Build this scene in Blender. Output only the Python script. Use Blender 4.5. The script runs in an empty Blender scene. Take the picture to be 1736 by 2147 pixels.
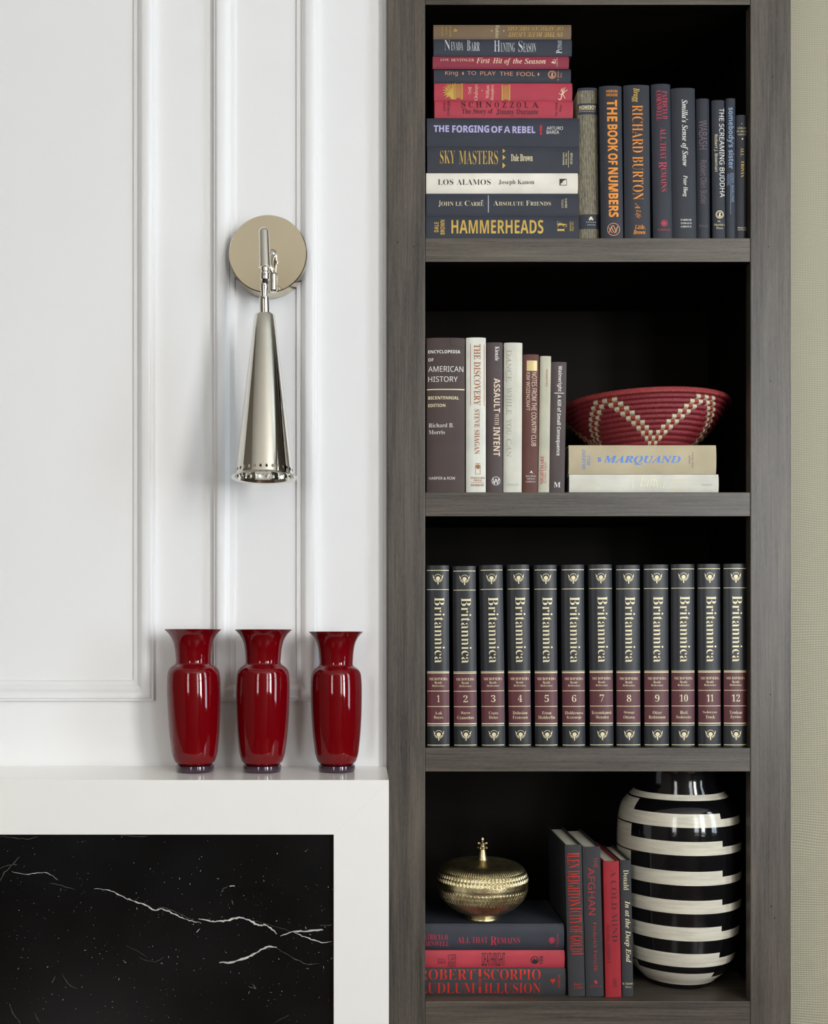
import bpy, bmesh, math, random
from mathutils import Vector, Matrix
random.seed(7)
S = bpy.context.scene
C = S.collection
PI = math.pi

# ------------------------------------------------------------------ camera
F, VX, VY, ZC = 2263.0, 760.0, 1330.0, 1.45      # focal length in pixels, principal point, eye height
cam = bpy.data.cameras.new('camera')
cam.sensor_fit = 'VERTICAL'; cam.sensor_height = 36.0
cam.lens = F / 2147 * 36
cam.shift_x = (868 - VX) / 2147
cam.shift_y = (VY - 1073.5) / 2147
cam.clip_start = 0.05
cam_o = bpy.data.objects.new('camera', cam); C.objects.link(cam_o)
cam_o.location = (0, 0, ZC); cam_o.rotation_euler = (PI / 2, 0, 0)
S.camera = cam_o

# ------------------------------------------------------------------ view, world, window light
S.view_settings.view_transform = 'Standard'; S.view_settings.look = 'None'
S.view_settings.gamma = 1; S.view_settings.use_curve_mapping = False
S.view_settings.exposure = 0.31
S.cycles.max_bounces = 7; S.cycles.diffuse_bounces = 4; S.cycles.glossy_bounces = 4
S.cycles.caustics_reflective = False; S.cycles.caustics_refractive = False
w = bpy.data.worlds.new('daylight'); S.world = w; w.use_nodes = True
w.node_tree.nodes['Background'].inputs[0].default_value = (0.72, 0.86, 1.0, 1)
w.node_tree.nodes['Background'].inputs[1].default_value = 0.8

def window_light(name, loc, rot, sx, sy, power, col):
    l = bpy.data.lights.new(name, 'AREA'); l.shape = 'RECTANGLE'; l.size = sx; l.size_y = sy
    l.energy = power; l.color = col
    o = bpy.data.objects.new(name, l); C.objects.link(o); o.location = loc; o.rotation_euler = rot
    return o
RX0, RX1, RY0, RY1, RZ = -2.7, 2.6, -3.0, 2.06, 3.30      # the room
# daylight through the two windows of the right wall and the right rear one; the left rear one is added fill, softening shadows
WIN_R = [(0.1, 0.7), (-1.95, 1.1)]
WIN_B = [(2.0, 0.8), (-1.55, 0.8)]
WZ0, WZ1 = 0.95, 3.16
PW_R, PW_B = (38, 162), (40, 34)
for (y, wd), p in zip(WIN_R, PW_R):
    window_light('window_daylight', (RX1 + 0.06, y, (WZ0 + WZ1) / 2), (0, PI / 2, 0), WZ1 - WZ0, wd, p, (1.0, 0.985, 0.965) if y < 0 else (0.74, 0.87, 1.0))
for (x, wd), p in zip(WIN_B, PW_B):
    window_light('window_daylight', (x, RY0 - 0.06, (WZ0 + WZ1) / 2), (PI / 2, 0, 0), wd, WZ1 - WZ0, p, (0.9, 0.96, 1.0) if x > 0 else (1.0, 0.985, 0.96))

# ------------------------------------------------------------------ materials
def lin(c):
    return tuple((v / 255 / 12.92 if v / 255 <= 0.04045 else ((v / 255 + 0.055) / 1.055) ** 2.4) for v in c)
MATS = {}
def mat(name, rgb, rough=0.5, metal=0.0, spec=0.5, coat=0.0, noise=0.0, nscale=40.0, stretch=(1, 1, 1), bump=0.0, bscale=400.0, bstretch=(1, 1, 1), rgb2=None, detail=4.0):
    if name in MATS: return MATS[name]
    m = bpy.data.materials.new(name); m.use_nodes = True
    nt = m.node_tree; b = nt.nodes['Principled BSDF']
    c = lin(rgb)
    b.inputs['Base Color'].default_value = (*c, 1); b.inputs['Roughness'].default_value = rough
    b.inputs['Metallic'].default_value = metal; b.inputs['Specular IOR Level'].default_value = spec
    b.inputs['Coat Weight'].default_value = coat; b.inputs['Coat Roughness'].default_value = 0.03
    if noise or bump:
        tc = nt.nodes.new('ShaderNodeTexCoord')
    if noise:
        mp = nt.nodes.new('ShaderNodeMapping'); mp.inputs['Scale'].default_value = stretch
        nt.links.new(tc.outputs['Object'], mp.inputs[0])
        n = nt.nodes.new('ShaderNodeTexNoise'); n.inputs['Scale'].default_value = nscale; n.inputs['Detail'].default_value = detail
        nt.links.new(mp.outputs[0], n.inputs['Vector'])
        r = nt.nodes.new('ShaderNodeValToRGB')
        r.color_ramp.elements[0].position = 0.3; r.color_ramp.elements[1].position = 0.7
        r.color_ramp.elements[0].color = (*[v * (1 - noise) for v in c], 1)
        r.color_ramp.elements[1].color = (*(lin(rgb2) if rgb2 else [min(1, v * (1 + noise)) for v in c]), 1)
        nt.links.new(n.outputs['Fac'], r.inputs[0]); nt.links.new(r.outputs[0], b.inputs['Base Color'])
    if bump:
        mp2 = nt.nodes.new('ShaderNodeMapping'); mp2.inputs['Scale'].default_value = bstretch
        nt.links.new(tc.outputs['Object'], mp2.inputs[0])
        n2 = nt.nodes.new('ShaderNodeTexNoise'); n2.inputs['Scale'].default_value = bscale; n2.inputs['Detail'].default_value = 2
        nt.links.new(mp2.outputs[0], n2.inputs['Vector'])
        bp = nt.nodes.new('ShaderNodeBump'); bp.inputs['Strength'].default_value = bump; bp.inputs['Distance'].default_value = 0.0006
        nt.links.new(n2.outputs['Fac'], bp.inputs['Height']); nt.links.new(bp.outputs[0], b.inputs['Normal'])
    MATS[name] = m
    return m

def wood_mat(name, dark, light, axis, rough=0.4):
    """grey-brown stained wood; the grain runs along axis 'X' or 'Z'"""
    if name in MATS: return MATS[name]
    m = bpy.data.materials.new(name); m.use_nodes = True
    nt = m.node_tree; b = nt.nodes['Principled BSDF']; N = nt.nodes.new; L = nt.links.new
    tc = N('ShaderNodeTexCoord')
    def noise(scale, st, detail, dist=0.0):
        mp = N('ShaderNodeMapping'); mp.inputs['Scale'].default_value = st; L(tc.outputs['Object'], mp.inputs[0])
        n = N('ShaderNodeTexNoise'); n.inputs['Scale'].default_value = scale; n.inputs['Detail'].default_value = detail
        n.inputs['Distortion'].default_value = dist; L(mp.outputs[0], n.inputs['Vector']); return n
    a, k = (1, 0.022) if axis == 'Z' else (0.022, 1)
    st = (a, 1, k)
    fine = noise(420, st, 5); mid = noise(70, (a, 1, k), 4, 0.4); big = noise(7, (a * 5 if a < 1 else 1, 1, k * 5 if k < 1 else 1), 3, 2.5)
    fleck = noise(1700, (a, 1, max(k, .07)) if axis == 'Z' else (max(a, .07), 1, k), 2)
    def mul(x, f):
        n = N('ShaderNodeMath'); n.operation = 'MULTIPLY'; n.inputs[1].default_value = f; L(x, n.inputs[0]); return n.outputs[0]
    def add(x, y):
        n = N('ShaderNodeMath'); n.operation = 'ADD'; L(x, n.inputs[0]); L(y, n.inputs[1]); return n.outputs[0]
    s = add(add(mul(fine.outputs[0], 0.28), mul(mid.outputs[0], 0.24)), add(mul(big.outputs[0], 0.30), mul(fleck.outputs[0], 0.18)))
    r = N('ShaderNodeValToRGB'); cr = r.color_ramp
    cr.elements[0].position = 0.38; cr.elements[0].color = (*lin(dark), 1)
    cr.elements[1].position = 0.63; cr.elements[1].color = (*lin(light), 1)
    L(s, r.inputs[0]); L(r.outputs[0], b.inputs['Base Color'])
    b.inputs['Roughness'].default_value = rough; b.inputs['Specular IOR Level'].default_value = 0.5
    bp = N('ShaderNodeBump'); bp.inputs['Strength'].default_value = 0.25; bp.inputs['Distance'].default_value = 0.0004
    L(s, bp.inputs['Height']); L(bp.outputs[0], b.inputs['Normal'])
    MATS[name] = m
    return m

WHITE = mat('white_paint', (238, 238, 238), 0.38, noise=0.012, nscale=3)
WOOD_Z = wood_mat('stained_wood_upright', (44, 39, 35), (108, 99, 89), 'Z')
WOOD_X = wood_mat('stained_wood_level', (44, 38, 33), (108, 99, 87), 'X')
WOOD_IN = mat('inside_stain_and_shade', (17, 14, 10), 0.6, spec=0.1, noise=0.3, nscale=30, stretch=(0.1, 1, 1))  # stain of the inside; on shelf and rail undersides it is painted-in shade
QUARTZ = mat('white_stone', (249, 247, 242), 0.15, noise=0.01, nscale=5)
NICKEL = mat('polished_nickel', (228, 225, 216), 0.045, metal=1.0)
NICKEL_B = mat('satin_nickel', (216, 205, 182), 0.13, metal=1.0)
BLACK_GAP = mat('black_rubber', (14, 14, 14), 0.5)
BRASS = mat('aged_brass', (206, 190, 146), 0.32, metal=1.0, noise=0.3, nscale=90, bump=.5, bscale=420)
PAGES = mat('book_paper', (214, 207, 188), 0.8, noise=0.12, nscale=60, stretch=(22, 0.3, 0.3))
PAGES_H = mat('book_paper_flat', (214, 207, 188), 0.8, noise=0.12, nscale=60, stretch=(0.3, 0.3, 22))

# ------------------------------------------------------------------ object helpers
def P(x, y, D):
    """photo pixel (x, y) on the plane at depth D, as a point of the room"""
    return Vector(((x - VX) * D / F, D, ZC + (VY - y) * D / F))
def link(name, me, material=None, parent=None, loc=None):
    o = bpy.data.objects.new(name, me); C.objects.link(o)
    if material is not None:
        for k in (material if isinstance(material, (list, tuple)) else [material]): me.materials.append(k)
    if parent is not None: o.parent = parent
    if loc is not None: o.location = loc
    return o
def bm_obj(name, bm, material=None, parent=None, loc=None, smooth=False, recalc=True):
    if recalc: bmesh.ops.recalc_face_normals(bm, faces=bm.faces)
    me = bpy.data.meshes.new(name); bm.to_mesh(me); bm.free()
    if smooth:
        for p in me.polygons: p.use_smooth = True
        me.set_sharp_from_angle(angle=math.radians(38))
    return link(name, me, material, parent, loc)
def tag(o, label, cat, group=None):
    o['label'] = label; o['category'] = cat
    if group: o['group'] = group
    return o
def thing(name, label, cat, loc=(0, 0, 0), group=None):
    o = bpy.data.objects.new(name, None); C.objects.link(o); o.location = loc; o.empty_display_size = 0.02
    return tag(o, label, cat, group)
def struct(name, bm, material, smooth=False):
    o = bm_obj(name, bm, material, smooth=smooth); o['kind'] = 'structure'; return o
def box(bm, a, b, mi=0):
    (x0, y0, z0), (x1, y1, z1) = a, b
    v = [bm.verts.new(p) for p in ((x0, y0, z0), (x1, y0, z0), (x1, y1, z0), (x0, y1, z0), (x0, y0, z1), (x1, y0, z1), (x1, y1, z1), (x0, y1, z1))]
    for q in ((0, 1, 5, 4), (1, 2, 6, 5), (2, 3, 7, 6), (3, 0, 4, 7), (4, 5, 6, 7), (3, 2, 1, 0)):
        bm.faces.new([v[i] for i in q]).material_index = mi
    return v
def bevel_mod(o, wd=0.001, seg=2):
    m = o.modifiers.new('soft_edges', 'BEVEL'); m.width = wd; m.segments = seg; m.limit_method = 'ANGLE'
    return o
def boxobj(name, a, b, material, parent=None, bev=0.0, loc=(0, 0, 0)):
    bm = bmesh.new(); l = Vector(loc); box(bm, Vector(a) - l, Vector(b) - l)
    o = bm_obj(name, bm, material, parent)
    if bev: bevel_mod(o, bev)
    return o
def lathe(bm, prof, seg=64, cx=0.0, cy=0.0, face=None, disp=None, close=False):
    """turn prof [(r, z)] about the vertical through (cx, cy); face(i, j) gives a material slot, disp(i, phi) a push outwards"""
    rings = []
    for i, (r, z) in enumerate(prof):
        if r < 1e-6:
            rings.append([bm.verts.new((cx, cy, z))]); continue
        ring = []
        for j in range(seg):
            a = 2 * PI * j / seg
            rr = r + (disp(i, a) if disp else 0)
            ring.append(bm.verts.new((cx + rr * math.sin(a), cy - rr * math.cos(a), z)))
        rings.append(ring)
    for i in range(len(rings) - 1):
        A, B = rings[i], rings[i + 1]
        for j in range(seg):
            k = (j + 1) % seg
            if len(A) == 1 and len(B) == 1: continue
            if len(A) == 1: f = bm.faces.new((A[0], B[k], B[j]))
            elif len(B) == 1: f = bm.faces.new((A[j], A[k], B[0]))
            else: f = bm.faces.new((A[j], A[k], B[k], B[j]))
            if face: f.material_index = face(i, j)
    return rings
def tube(bm, a, b, r0, r1=None, seg=24, mi=0):
    a, b = Vector(a), Vector(b); r1 = r0 if r1 is None else r1
    d = (b - a).normalized(); q = d.to_track_quat('Z', 'Y')
    c0, c1 = [], []
    for j in range(seg):
        t = 2 * PI * j / seg; u = q @ Vector((math.cos(t), math.sin(t), 0))
        c0.append(bm.verts.new(a + u * r0)); c1.append(bm.verts.new(b + u * r1))
    for j in range(seg):
        k = (j + 1) % seg; bm.faces.new((c0[j], c0[k], c1[k], c1[j])).material_index = mi
    bm.faces.new(c0[::-1]).material_index = mi; bm.faces.new(c1).material_index = mi
def interp(tab, x):
    if x <= tab[0][0]: return tab[0][1]
    for (x0, y0), (x1, y1) in zip(tab, tab[1:]):
        if x <= x1: return y0 + (y1 - y0) * (x - x0) / (x1 - x0)
    return tab[-1][1]
def spline(pts, n=6):
    """Catmull-Rom through pts"""
    out = []
    for i in range(len(pts) - 1):
        p0 = Vector(pts[max(i - 1, 0)]); p1 = Vector(pts[i]); p2 = Vector(pts[i + 1]); p3 = Vector(pts[min(i + 2, len(pts) - 1)])
        for k in range(n):
            t = k / n
            out.append(0.5 * ((2 * p1) + (p2 - p0) * t + (2 * p0 - 5 * p1 + 4 * p2 - p3) * t * t + (3 * p1 - p0 - 3 * p2 + p3) * t ** 3))
    out.append(Vector(pts[-1])); return out

# ------------------------------------------------------------------ the room
FB = 1.70            # depth of the bookcase front
DW = 1.72            # depth of the panelled chimney breast
X_BREAST = P(811.6, 0, DW).x
bm = bmesh.new(); box(bm, (RX0 - .1, RY0 - .1, -0.1), (RX1 + .1, RY1 + .1, 0)); struct('floor', bm, mat('oak_floor', (74, 58, 47), 0.35, noise=0.25, nscale=6, stretch=(1, 8, 1)))
bm = bmesh.new(); box(bm, (RX0 - .1, RY0 - .1, RZ), (RX1 + .1, RY1 + .1, RZ + .1)); struct('ceiling', bm, mat('ceiling_paint', (228, 225, 216), 0.8))
bm = bmesh.new(); box(bm, (RX0, DW, 0), (X_BREAST, RY1, RZ)); struct('wall_back', bm, WHITE)
BEIGE = mat('taupe_paint', (100, 92, 82), 0.8)
bm = bmesh.new(); box(bm, (RX0 - .1, RY0, 0), (RX0, RY1, RZ)); struct('wall_left', bm, BEIGE)
def holed_wall(name, fixed, lo, hi, holes, axis):
    """a wall with window openings; axis is the axis it runs along"""
    bm = bmesh.new()
    def bx(a0, a1, z0, z1):
        if a1 - a0 < 1e-4: return
        if axis == 'Y': box(bm, (fixed[0], a0, z0), (fixed[1], a1, z1))
        else: box(bm, (a0, fixed[0], z0), (a1, fixed[1], z1))
    cur = lo
    for c, wd in sorted(holes):
        bx(cur, c - wd / 2, 0, RZ); bx(c - wd / 2, c + wd / 2, 0, WZ0); bx(c - wd / 2, c + wd / 2, WZ1, RZ); cur = c + wd / 2
    bx(cur, hi, 0, RZ)
    struct(name, bm, BEIGE)
holed_wall('wall_right', (RX1, RX1 + .1), RY0, RY1, WIN_R, 'Y')
holed_wall('wall_rear', (RY0 - .1, RY0), RX0, RX1, WIN_B, 'X')
k = 0
for c, wd, ax in [(c, wd, 'Y') for c, wd in WIN_R] + [(c, wd, 'X') for c, wd in WIN_B]:
    k += 1; bm = bmesh.new()
    def bar(a0, a1, z0, z1):
        if ax == 'Y': box(bm, (RX1 - .02, a0, z0), (RX1 + .05, a1, z1))
        else: box(bm, (a0, RY0 - .05, z0), (a1, RY0 + .02, z1))
    for e in (-1, 0, 1):
        t = 0.035 if e else 0.014
        bar(c + e * (wd / 2 - .035) - t, c + e * (wd / 2 - .035) + t, WZ0, WZ1)
    for q, t in ((0, .035), (1 / 3, .014), (2 / 3, .014), (1, .035)):
        z = WZ0 + .035 + (WZ1 - WZ0 - .07) * q; bar(c - wd / 2, c + wd / 2, z - t, z + t)
    struct('window_%d' % k, bm, WHITE)

# wallpapered wall to the right of the bookcase: fine level ribs
wp = bpy.data.materials.new('ribbed_wallpaper'); wp.use_nodes = True; nt = wp.node_tree; b = nt.nodes['Principled BSDF']
N, L = nt.nodes.new, nt.links.new
tc = N('ShaderNodeTexCoord'); sx = N('ShaderNodeSeparateXYZ'); L(tc.outputs['Object'], sx.inputs[0])
n1 = N('ShaderNodeTexNoise'); n1.inputs['Scale'].default_value = 6; n1.inputs['Detail'].default_value = 1; L(tc.outputs['Object'], n1.inputs['Vector'])
def mth(op, a, bb):
    n = N('ShaderNodeMath'); n.operation = op
    for i, v in enumerate((a, bb)):
        if isinstance(v, (int, float)): n.inputs[i].default_value = v
        else: L(v, n.inputs[i])
    return n.outputs[0]
zz = mth('ADD', sx.outputs[2], mth('MULTIPLY', n1.outputs[0], 0.05))
s1 = mth('SINE', mth('MULTIPLY', zz, 2 * PI / 0.0042), 0)
s2 = mth('SINE', mth('MULTIPLY', mth('ADD', sx.outputs[0], mth('MULTIPLY', n1.outputs[0], 0.02)), 2 * PI / 0.0051), 0)
hh = mth('ADD', s1, mth('MULTIPLY', s2, 0.5))
r = N('ShaderNodeValToRGB'); r.color_ramp.elements[0].color = (*lin((174, 168, 144)), 1); r.color_ramp.elements[1].color = (*lin((196, 190, 164)), 1)
L(mth('ADD', mth('MULTIPLY', hh, 0.3), 0.5), r.inputs[0]); L(r.outputs[0], b.inputs['Base Color']); b.inputs['Roughness'].default_value = 0.6
bp = N('ShaderNodeBump'); bp.inputs['Strength'].default_value = 0.35; bp.inputs['Distance'].default_value = 0.0006; L(hh, bp.inputs['Height']); L(bp.outputs[0], b.inputs['Normal'])
bm = bmesh.new(); box(bm, (X_BREAST, 2.035, 0), (RX1, RY1, RZ)); struct('wall_front', bm, wp)

# raised panel mouldings on the chimney breast: (distance from the inner edge, height) in metres
MOULD = [(0, 0), (0.0004, 0.003), (0.003, 0.0042), (0.0078, 0.0050), (0.0085, 0.0072), (0.0105, 0.0085), (0.0135, 0.0108), (0.0165, 0.0126), (0.0195, 0.0139),
         (0.0225, 0.0146), (0.0255, 0.0146), (0.028, 0.0138), (0.0295, 0.0122), (0.0300, 0.0105), (0.0306, 0.0098), (0.0330, 0.0092), (0.0337, 0.0)]
def moulding(name, x0, x1, z0, z1):
    """mitred frame around the inner rectangle x0..x1, z0..z1"""
    bm = bmesh.new(); loops = []
    for d, h in MOULD:
        loops.append([bm.verts.new((x, DW - h, z)) for x, z in ((x0 - d, z0 - d), (x1 + d, z0 - d), (x1 + d, z1 + d), (x0 - d, z1 + d))])
    for A, B in zip(loops, loops[1:]):
        for j in range(4):
            bm.faces.new((A[j], A[(j + 1) % 4], B[(j + 1) % 4], B[j]))
    bmesh.ops.recalc_face_normals(bm, faces=bm.faces)
    struct(name, bm, WHITE, smooth=True)
zi = P(0, 1425, DW).z
moulding('trim_1', P(-900, 0, DW).x, P(280.5, 0, DW).x, zi, RZ - 0.16)
moulding('trim_2', P(493.5, 0, DW).x, P(621.5, 0, DW).x, zi, RZ - 0.16)
bm = bmesh.new(); box(bm, (P(806.3, 0, DW).x, DW - 0.004, 0), (X_BREAST + .0002, DW, RZ)); o = struct('trim_3', bm, WHITE); bevel_mod(o, 0.0018, 3)

# ------------------------------------------------------------------ fireplace
DM = 1.557; ZM = P(0, 1635.5, DM).z; XM1 = P(815.3, 0, DM).x; XI1 = P(699.5, 0, DM).x; ZI = P(0, 1750, DM).z
XM0 = XM1 - 1.75; XI0 = XM0 + (XM1 - XI1)
fp = thing('fireplace', 'white stone fireplace surround framing a black veined marble slab', 'fireplace', ((XM0 + XM1) / 2, DW, 0))
fl = Vector(fp.location)
def prism(name, pts, y0, y1, material, bev=0.0003):
    bm = bmesh.new()
    A = [bm.verts.new(Vector((x, y0, z)) - fl) for x, z in pts]; B = [bm.verts.new(Vector((x, y1, z)) - fl) for x, z in pts]
    bm.faces.new(A[::-1]); bm.faces.new(B)
    for j in range(len(pts)):
        k2 = (j + 1) % len(pts); bm.faces.new((A[j], A[k2], B[k2], B[j]))
    return bevel_mod(bm_obj(name, bm, material, fp), bev)
g = 0.00001
prism('mantel_lintel', [(XM0, ZM), (XI0, ZI), (XI1, ZI), (XM1, ZM)], DM, DW - .0005, QUARTZ)
prism('mantel_jamb', [(XM1, ZM - 2 * g), (XI1 + g, ZI - g), (XI1 + g, 0.0), (XM1, 0.0)], DM, DW - .0005, QUARTZ)
prism('mantel_jamb', [(XM0, ZM - 2 * g), (XM0, 0.0), (XI0 - g, 0.0), (XI0 - g, ZI - g)], DM, DW - .0005, QUARTZ)
# black marble with white veins let into it
MARB = mat('black_marble', (17, 17, 18), 0.07, spec=0.5, noise=0.35, nscale=9, coat=0.0)
VEIN = mat('marble_vein', (196, 196, 190), 0.12, noise=0.25, nscale=120)
VEIN2 = mat('marble_vein_faint', (88, 87, 84), 0.12, noise=0.35, nscale=120)
DS = DM + 0.008
bm = bmesh.new(); box(bm, Vector((XI0, DS, 0)) - fl, Vector((XI1, DS + .02, ZI)) - fl)
def MP(X, Y): return P(X / 2.0667, 1620 + Y / 2.0667, DS) - fl
def vein(pts, wd, mi=1, jit=2.2):
    pl = [p.xy for p in spline([(x, y, 0) for x, y in pts], 5)]
    L_, R_ = [], []
    n = len(pl)
    for i, p in enumerate(pl):
        t = (pl[min(i + 1, n - 1)] - pl[max(i - 1, 0)]).normalized(); nn = Vector((-t.y, t.x))
        q = p + nn * random.uniform(-jit, jit)
        hw = wd / 2 * random.uniform(0.45, 1.25) * (0.15 + 0.85 * math.sin(PI * min(1, max(0, (i + 0.3) / n))) ** 0.5)
        L_.append(q + nn * hw); R_.append(q - nn * hw)
    vs = [[bm.verts.new(MP(q.x, q.y) + Vector((0, -0.00012, 0))) for q in s] for s in (L_, R_)]
    for i in range(n - 1):
        bm.faces.new((vs[0][i], vs[0][i + 1], vs[1][i + 1], vs[1][i])).material_index = mi
for pts, wd, mi in [
    ([(50, 428), (110, 442), (175, 432), (215, 440), (250, 465)], 3, 1), ([(0, 470), (15, 440), (40, 412), (85, 365)], 4, 2), ([(0, 415), (40, 402), (75, 398)], 3, 2),
    ([(212, 478), (260, 488), (325, 505)], 3, 2), ([(408, 502), (450, 508), (490, 516), (540, 542), (590, 560), (640, 578), (672, 598), (690, 590), (725, 598), (770, 620), (820, 640), (872, 651)], 6, 1),
    ([(672, 596), (700, 584), (760, 603), (810, 628), (850, 645)], 2.5, 2), ([(860, 632), (900, 640), (940, 645), (985, 640), (1035, 628), (1080, 640), (1120, 662), (1150, 660), (1185, 685), (1200, 701)], 8, 1),
    ([(1215, 710), (1265, 690), (1330, 686), (1400, 680)], 9, 1), ([(1265, 690), (1310, 708), (1350, 722), (1400, 738), (1438, 732)], 5, 1), ([(1385, 661), (1438, 660)], 4, 2),
    ([(950, 821), (1000, 822), (1060, 805), (1110, 780), (1160, 754), (1200, 758)], 10, 1), ([(1195, 758), (1250, 790), (1330, 830), (1385, 825)], 3, 2), ([(1100, 640), (1200, 670), (1270, 690)], 2, 2),
    ([(995, 490), (1017, 493)], 5, 1), ([(1003, 550), (1012, 572)], 4, 2), ([(850, 692), (866, 676)], 4, 1), ([(955, 522), (970, 502), (990, 492)], 3, 2), ([(600, 800), (660, 820), (710, 802)], 2, 2),
    ([(0, 275), (60, 282), (120, 287), (165, 278)], 2.5, 2), ([(520, 272), (600, 277), (640, 273)], 3, 2), ([(545, 750), (600, 775), (640, 800)], 1.5, 2), ([(40, 1000), (60, 1050), (90, 1085)], 3, 2),
    ([(225, 912), (240, 880)], 4, 2), ([(270, 870), (300, 920), (335, 935)], 3, 2), ([(1075, 925), (1110, 935), (1090, 915)], 4, 2), ([(1195, 1080), (1250, 1050)], 2, 2), ([(150, 1040), (170, 1085)], 3, 2)]:
    vein(pts, wd, mi)
for i in range(560):
    x = random.uniform(0, 1440); y = random.choice((random.uniform(280, 1088), random.gauss(560, 130), random.gauss(880, 120)))
    if not 275 < y < 1088: continue
    a = random.uniform(-1.2, 1.2) - 0.6; l = random.choice((1.5, 2, 2, 3, 4, 5, 8)) * random.uniform(0.6, 1.3)
    vein([(x, y), (x + l * math.cos(a) * .5, y + l * math.sin(a) * .5 + .6), (x + l * math.cos(a), y + l * math.sin(a))], random.uniform(1.0, 2.5), random.choice((1, 1, 2, 2)), 0.4)
o = bm_obj('marble_slab', bm, [MARB, VEIN, VEIN2], fp, recalc=False)
o['label'] = 'glossy black marble slab with white veins'

# ------------------------------------------------------------------ bookcase
XP0, XP1 = P(812.6, 0, FB).x, P(891.5, 0, FB).x        # first upright
XP2, XP3 = P(1573.5, 0, FB).x, P(1658.5, 0, FB).x      # second upright
DB = 2.012                                              # back of the bookcase
bc = thing('bookcase', 'dark stained wooden built-in bookcase with four open shelves', 'bookcase', ((XP0 + XP3) / 2, DB, 0))
bl = tuple(bc.location)
SH = {'upper': (499, 549), 'second': (1032, 1082.5), 'third': (1568.5, 1618), 'bottom': (2100, 2152)}
ZS = {k2: P(0, v[0], FB).z for k2, v in SH.items()}
NAIL = mat('nail_hole', (14, 12, 11), 0.8)
def post(x0, x1, spots):
    bm = bmesh.new(); l = Vector(bl)
    box(bm, Vector((x0, FB, 0)) - l, Vector((x1, FB + .021, RZ - .001)) - l)
    for x, y in spots:
        c = P(x, y, FB) - l + Vector((0, -.0001, 0)); f = bm.faces.new([bm.verts.new(c + Vector((.0011 * math.cos(a * PI / 4), 0, .0013 * math.sin(a * PI / 4)))) for a in range(8)]); f.material_index = 1
    o = bm_obj('post', bm, [WOOD_Z, NAIL], bc); bevel_mod(o, 0.0012, 2)
    return o
post(XP0, XP1, [(834, 508), (868, 517)]); post(XP2, XP3, [(1620, 161), (1611, 517), (1616, 799), (1615, 1456), (1617, 1900), (1624, 1925)])
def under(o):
    """paints the shade of the undersides into their colour, using the inside stain"""
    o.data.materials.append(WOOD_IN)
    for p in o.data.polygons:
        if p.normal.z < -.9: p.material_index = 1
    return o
for k2, (ya, yb) in SH.items():
    o = boxobj('shelf', (XP1 - .03, FB + .022, P(0, yb, FB).z + .012), (XP2 + .03, DB - .012, ZS[k2] - .0003), WOOD_X, bc, 0.0, bl)
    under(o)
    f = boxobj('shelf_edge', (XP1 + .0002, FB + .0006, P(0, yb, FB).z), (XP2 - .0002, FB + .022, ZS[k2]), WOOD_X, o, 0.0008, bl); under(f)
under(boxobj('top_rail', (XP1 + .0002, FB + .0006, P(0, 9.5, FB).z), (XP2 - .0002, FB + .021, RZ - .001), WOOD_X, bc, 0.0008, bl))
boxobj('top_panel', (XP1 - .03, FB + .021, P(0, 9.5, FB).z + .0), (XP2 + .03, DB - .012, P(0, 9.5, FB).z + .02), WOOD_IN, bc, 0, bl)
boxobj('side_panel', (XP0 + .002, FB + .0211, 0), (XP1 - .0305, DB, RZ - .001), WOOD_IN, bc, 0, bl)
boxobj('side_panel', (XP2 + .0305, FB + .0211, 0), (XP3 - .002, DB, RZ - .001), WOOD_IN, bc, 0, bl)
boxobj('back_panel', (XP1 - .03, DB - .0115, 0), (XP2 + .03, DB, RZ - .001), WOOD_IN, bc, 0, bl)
boxobj('base_panel', (XP1 + .0002, FB + .0006, 0), (XP2 - .0002, FB + .021, P(0, 2152, FB).z - .001), WOOD_Z, bc, 0, bl)

# ------------------------------------------------------------------ lettering
FC = bpy.data.curves.new('lettering_source', 'FONT'); FC.fill_mode = 'FRONT'; FC.resolution_u = 3
FO = bpy.data.objects.new('lettering_source', FC); C.objects.link(FO)
BASE = {'b': (0x1D5D4, 0x1D5EE, 0x1D7EC), 'bi': (0x1D63C, 0x1D656, None), 'n': (0x1D5A0, 0x1D5BA, 0x1D7E2), 'sb': (0x1D400, 0x1D41A, 0x1D7CE), 'si': (0x1D434, 0x1D44E, None),
        's': (0x1D434, 0x1D44E, 0x1D7CE), 'sbi': (0x1D468, 0x1D482, 0x1D7CE), 'sc': (0x1D4D0, 0x1D4EA, None)}
BASE['sr'] = BASE['sb']; BASE['su'] = BASE['si']; BASE['bh'] = BASE['b']
CHARS = 'ABCDEFGHIJKLMNOPQRSTUVWXYZabcdefghijklmnopqrstuvwxyz0123456789.,\'&-'
USED = {'su': ' ACDEHILNOUWY', 'bh': ' ABCDEFGHIKLMNOPRSTU', 'b': " 'ABCDEFGHIKLMNOPRSTUWYabcdefghilmnoqrstuwy", 'sb': ' ,.ABCDEFGHIJKLMNOPRSTUVWXYZaefghiklmnorstuwyz', 'sr': " ',-.&0123456789ABCDEFGHIJKLMNOPRSTUVWYZabcdefghijklmnoprstuvwy",
        'n': ' &.ABCDEFGHIJKLMNOPRSTUVWYZabegilmnortuw', 'si': ' ABCDEFGHIKLMNORSTUWacdefghiklmnoprstwy', 'sbi': " ',ABCDEFHILMNPQRSUacdefghilmnoprstuwy"}
FONTS = {}
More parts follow.
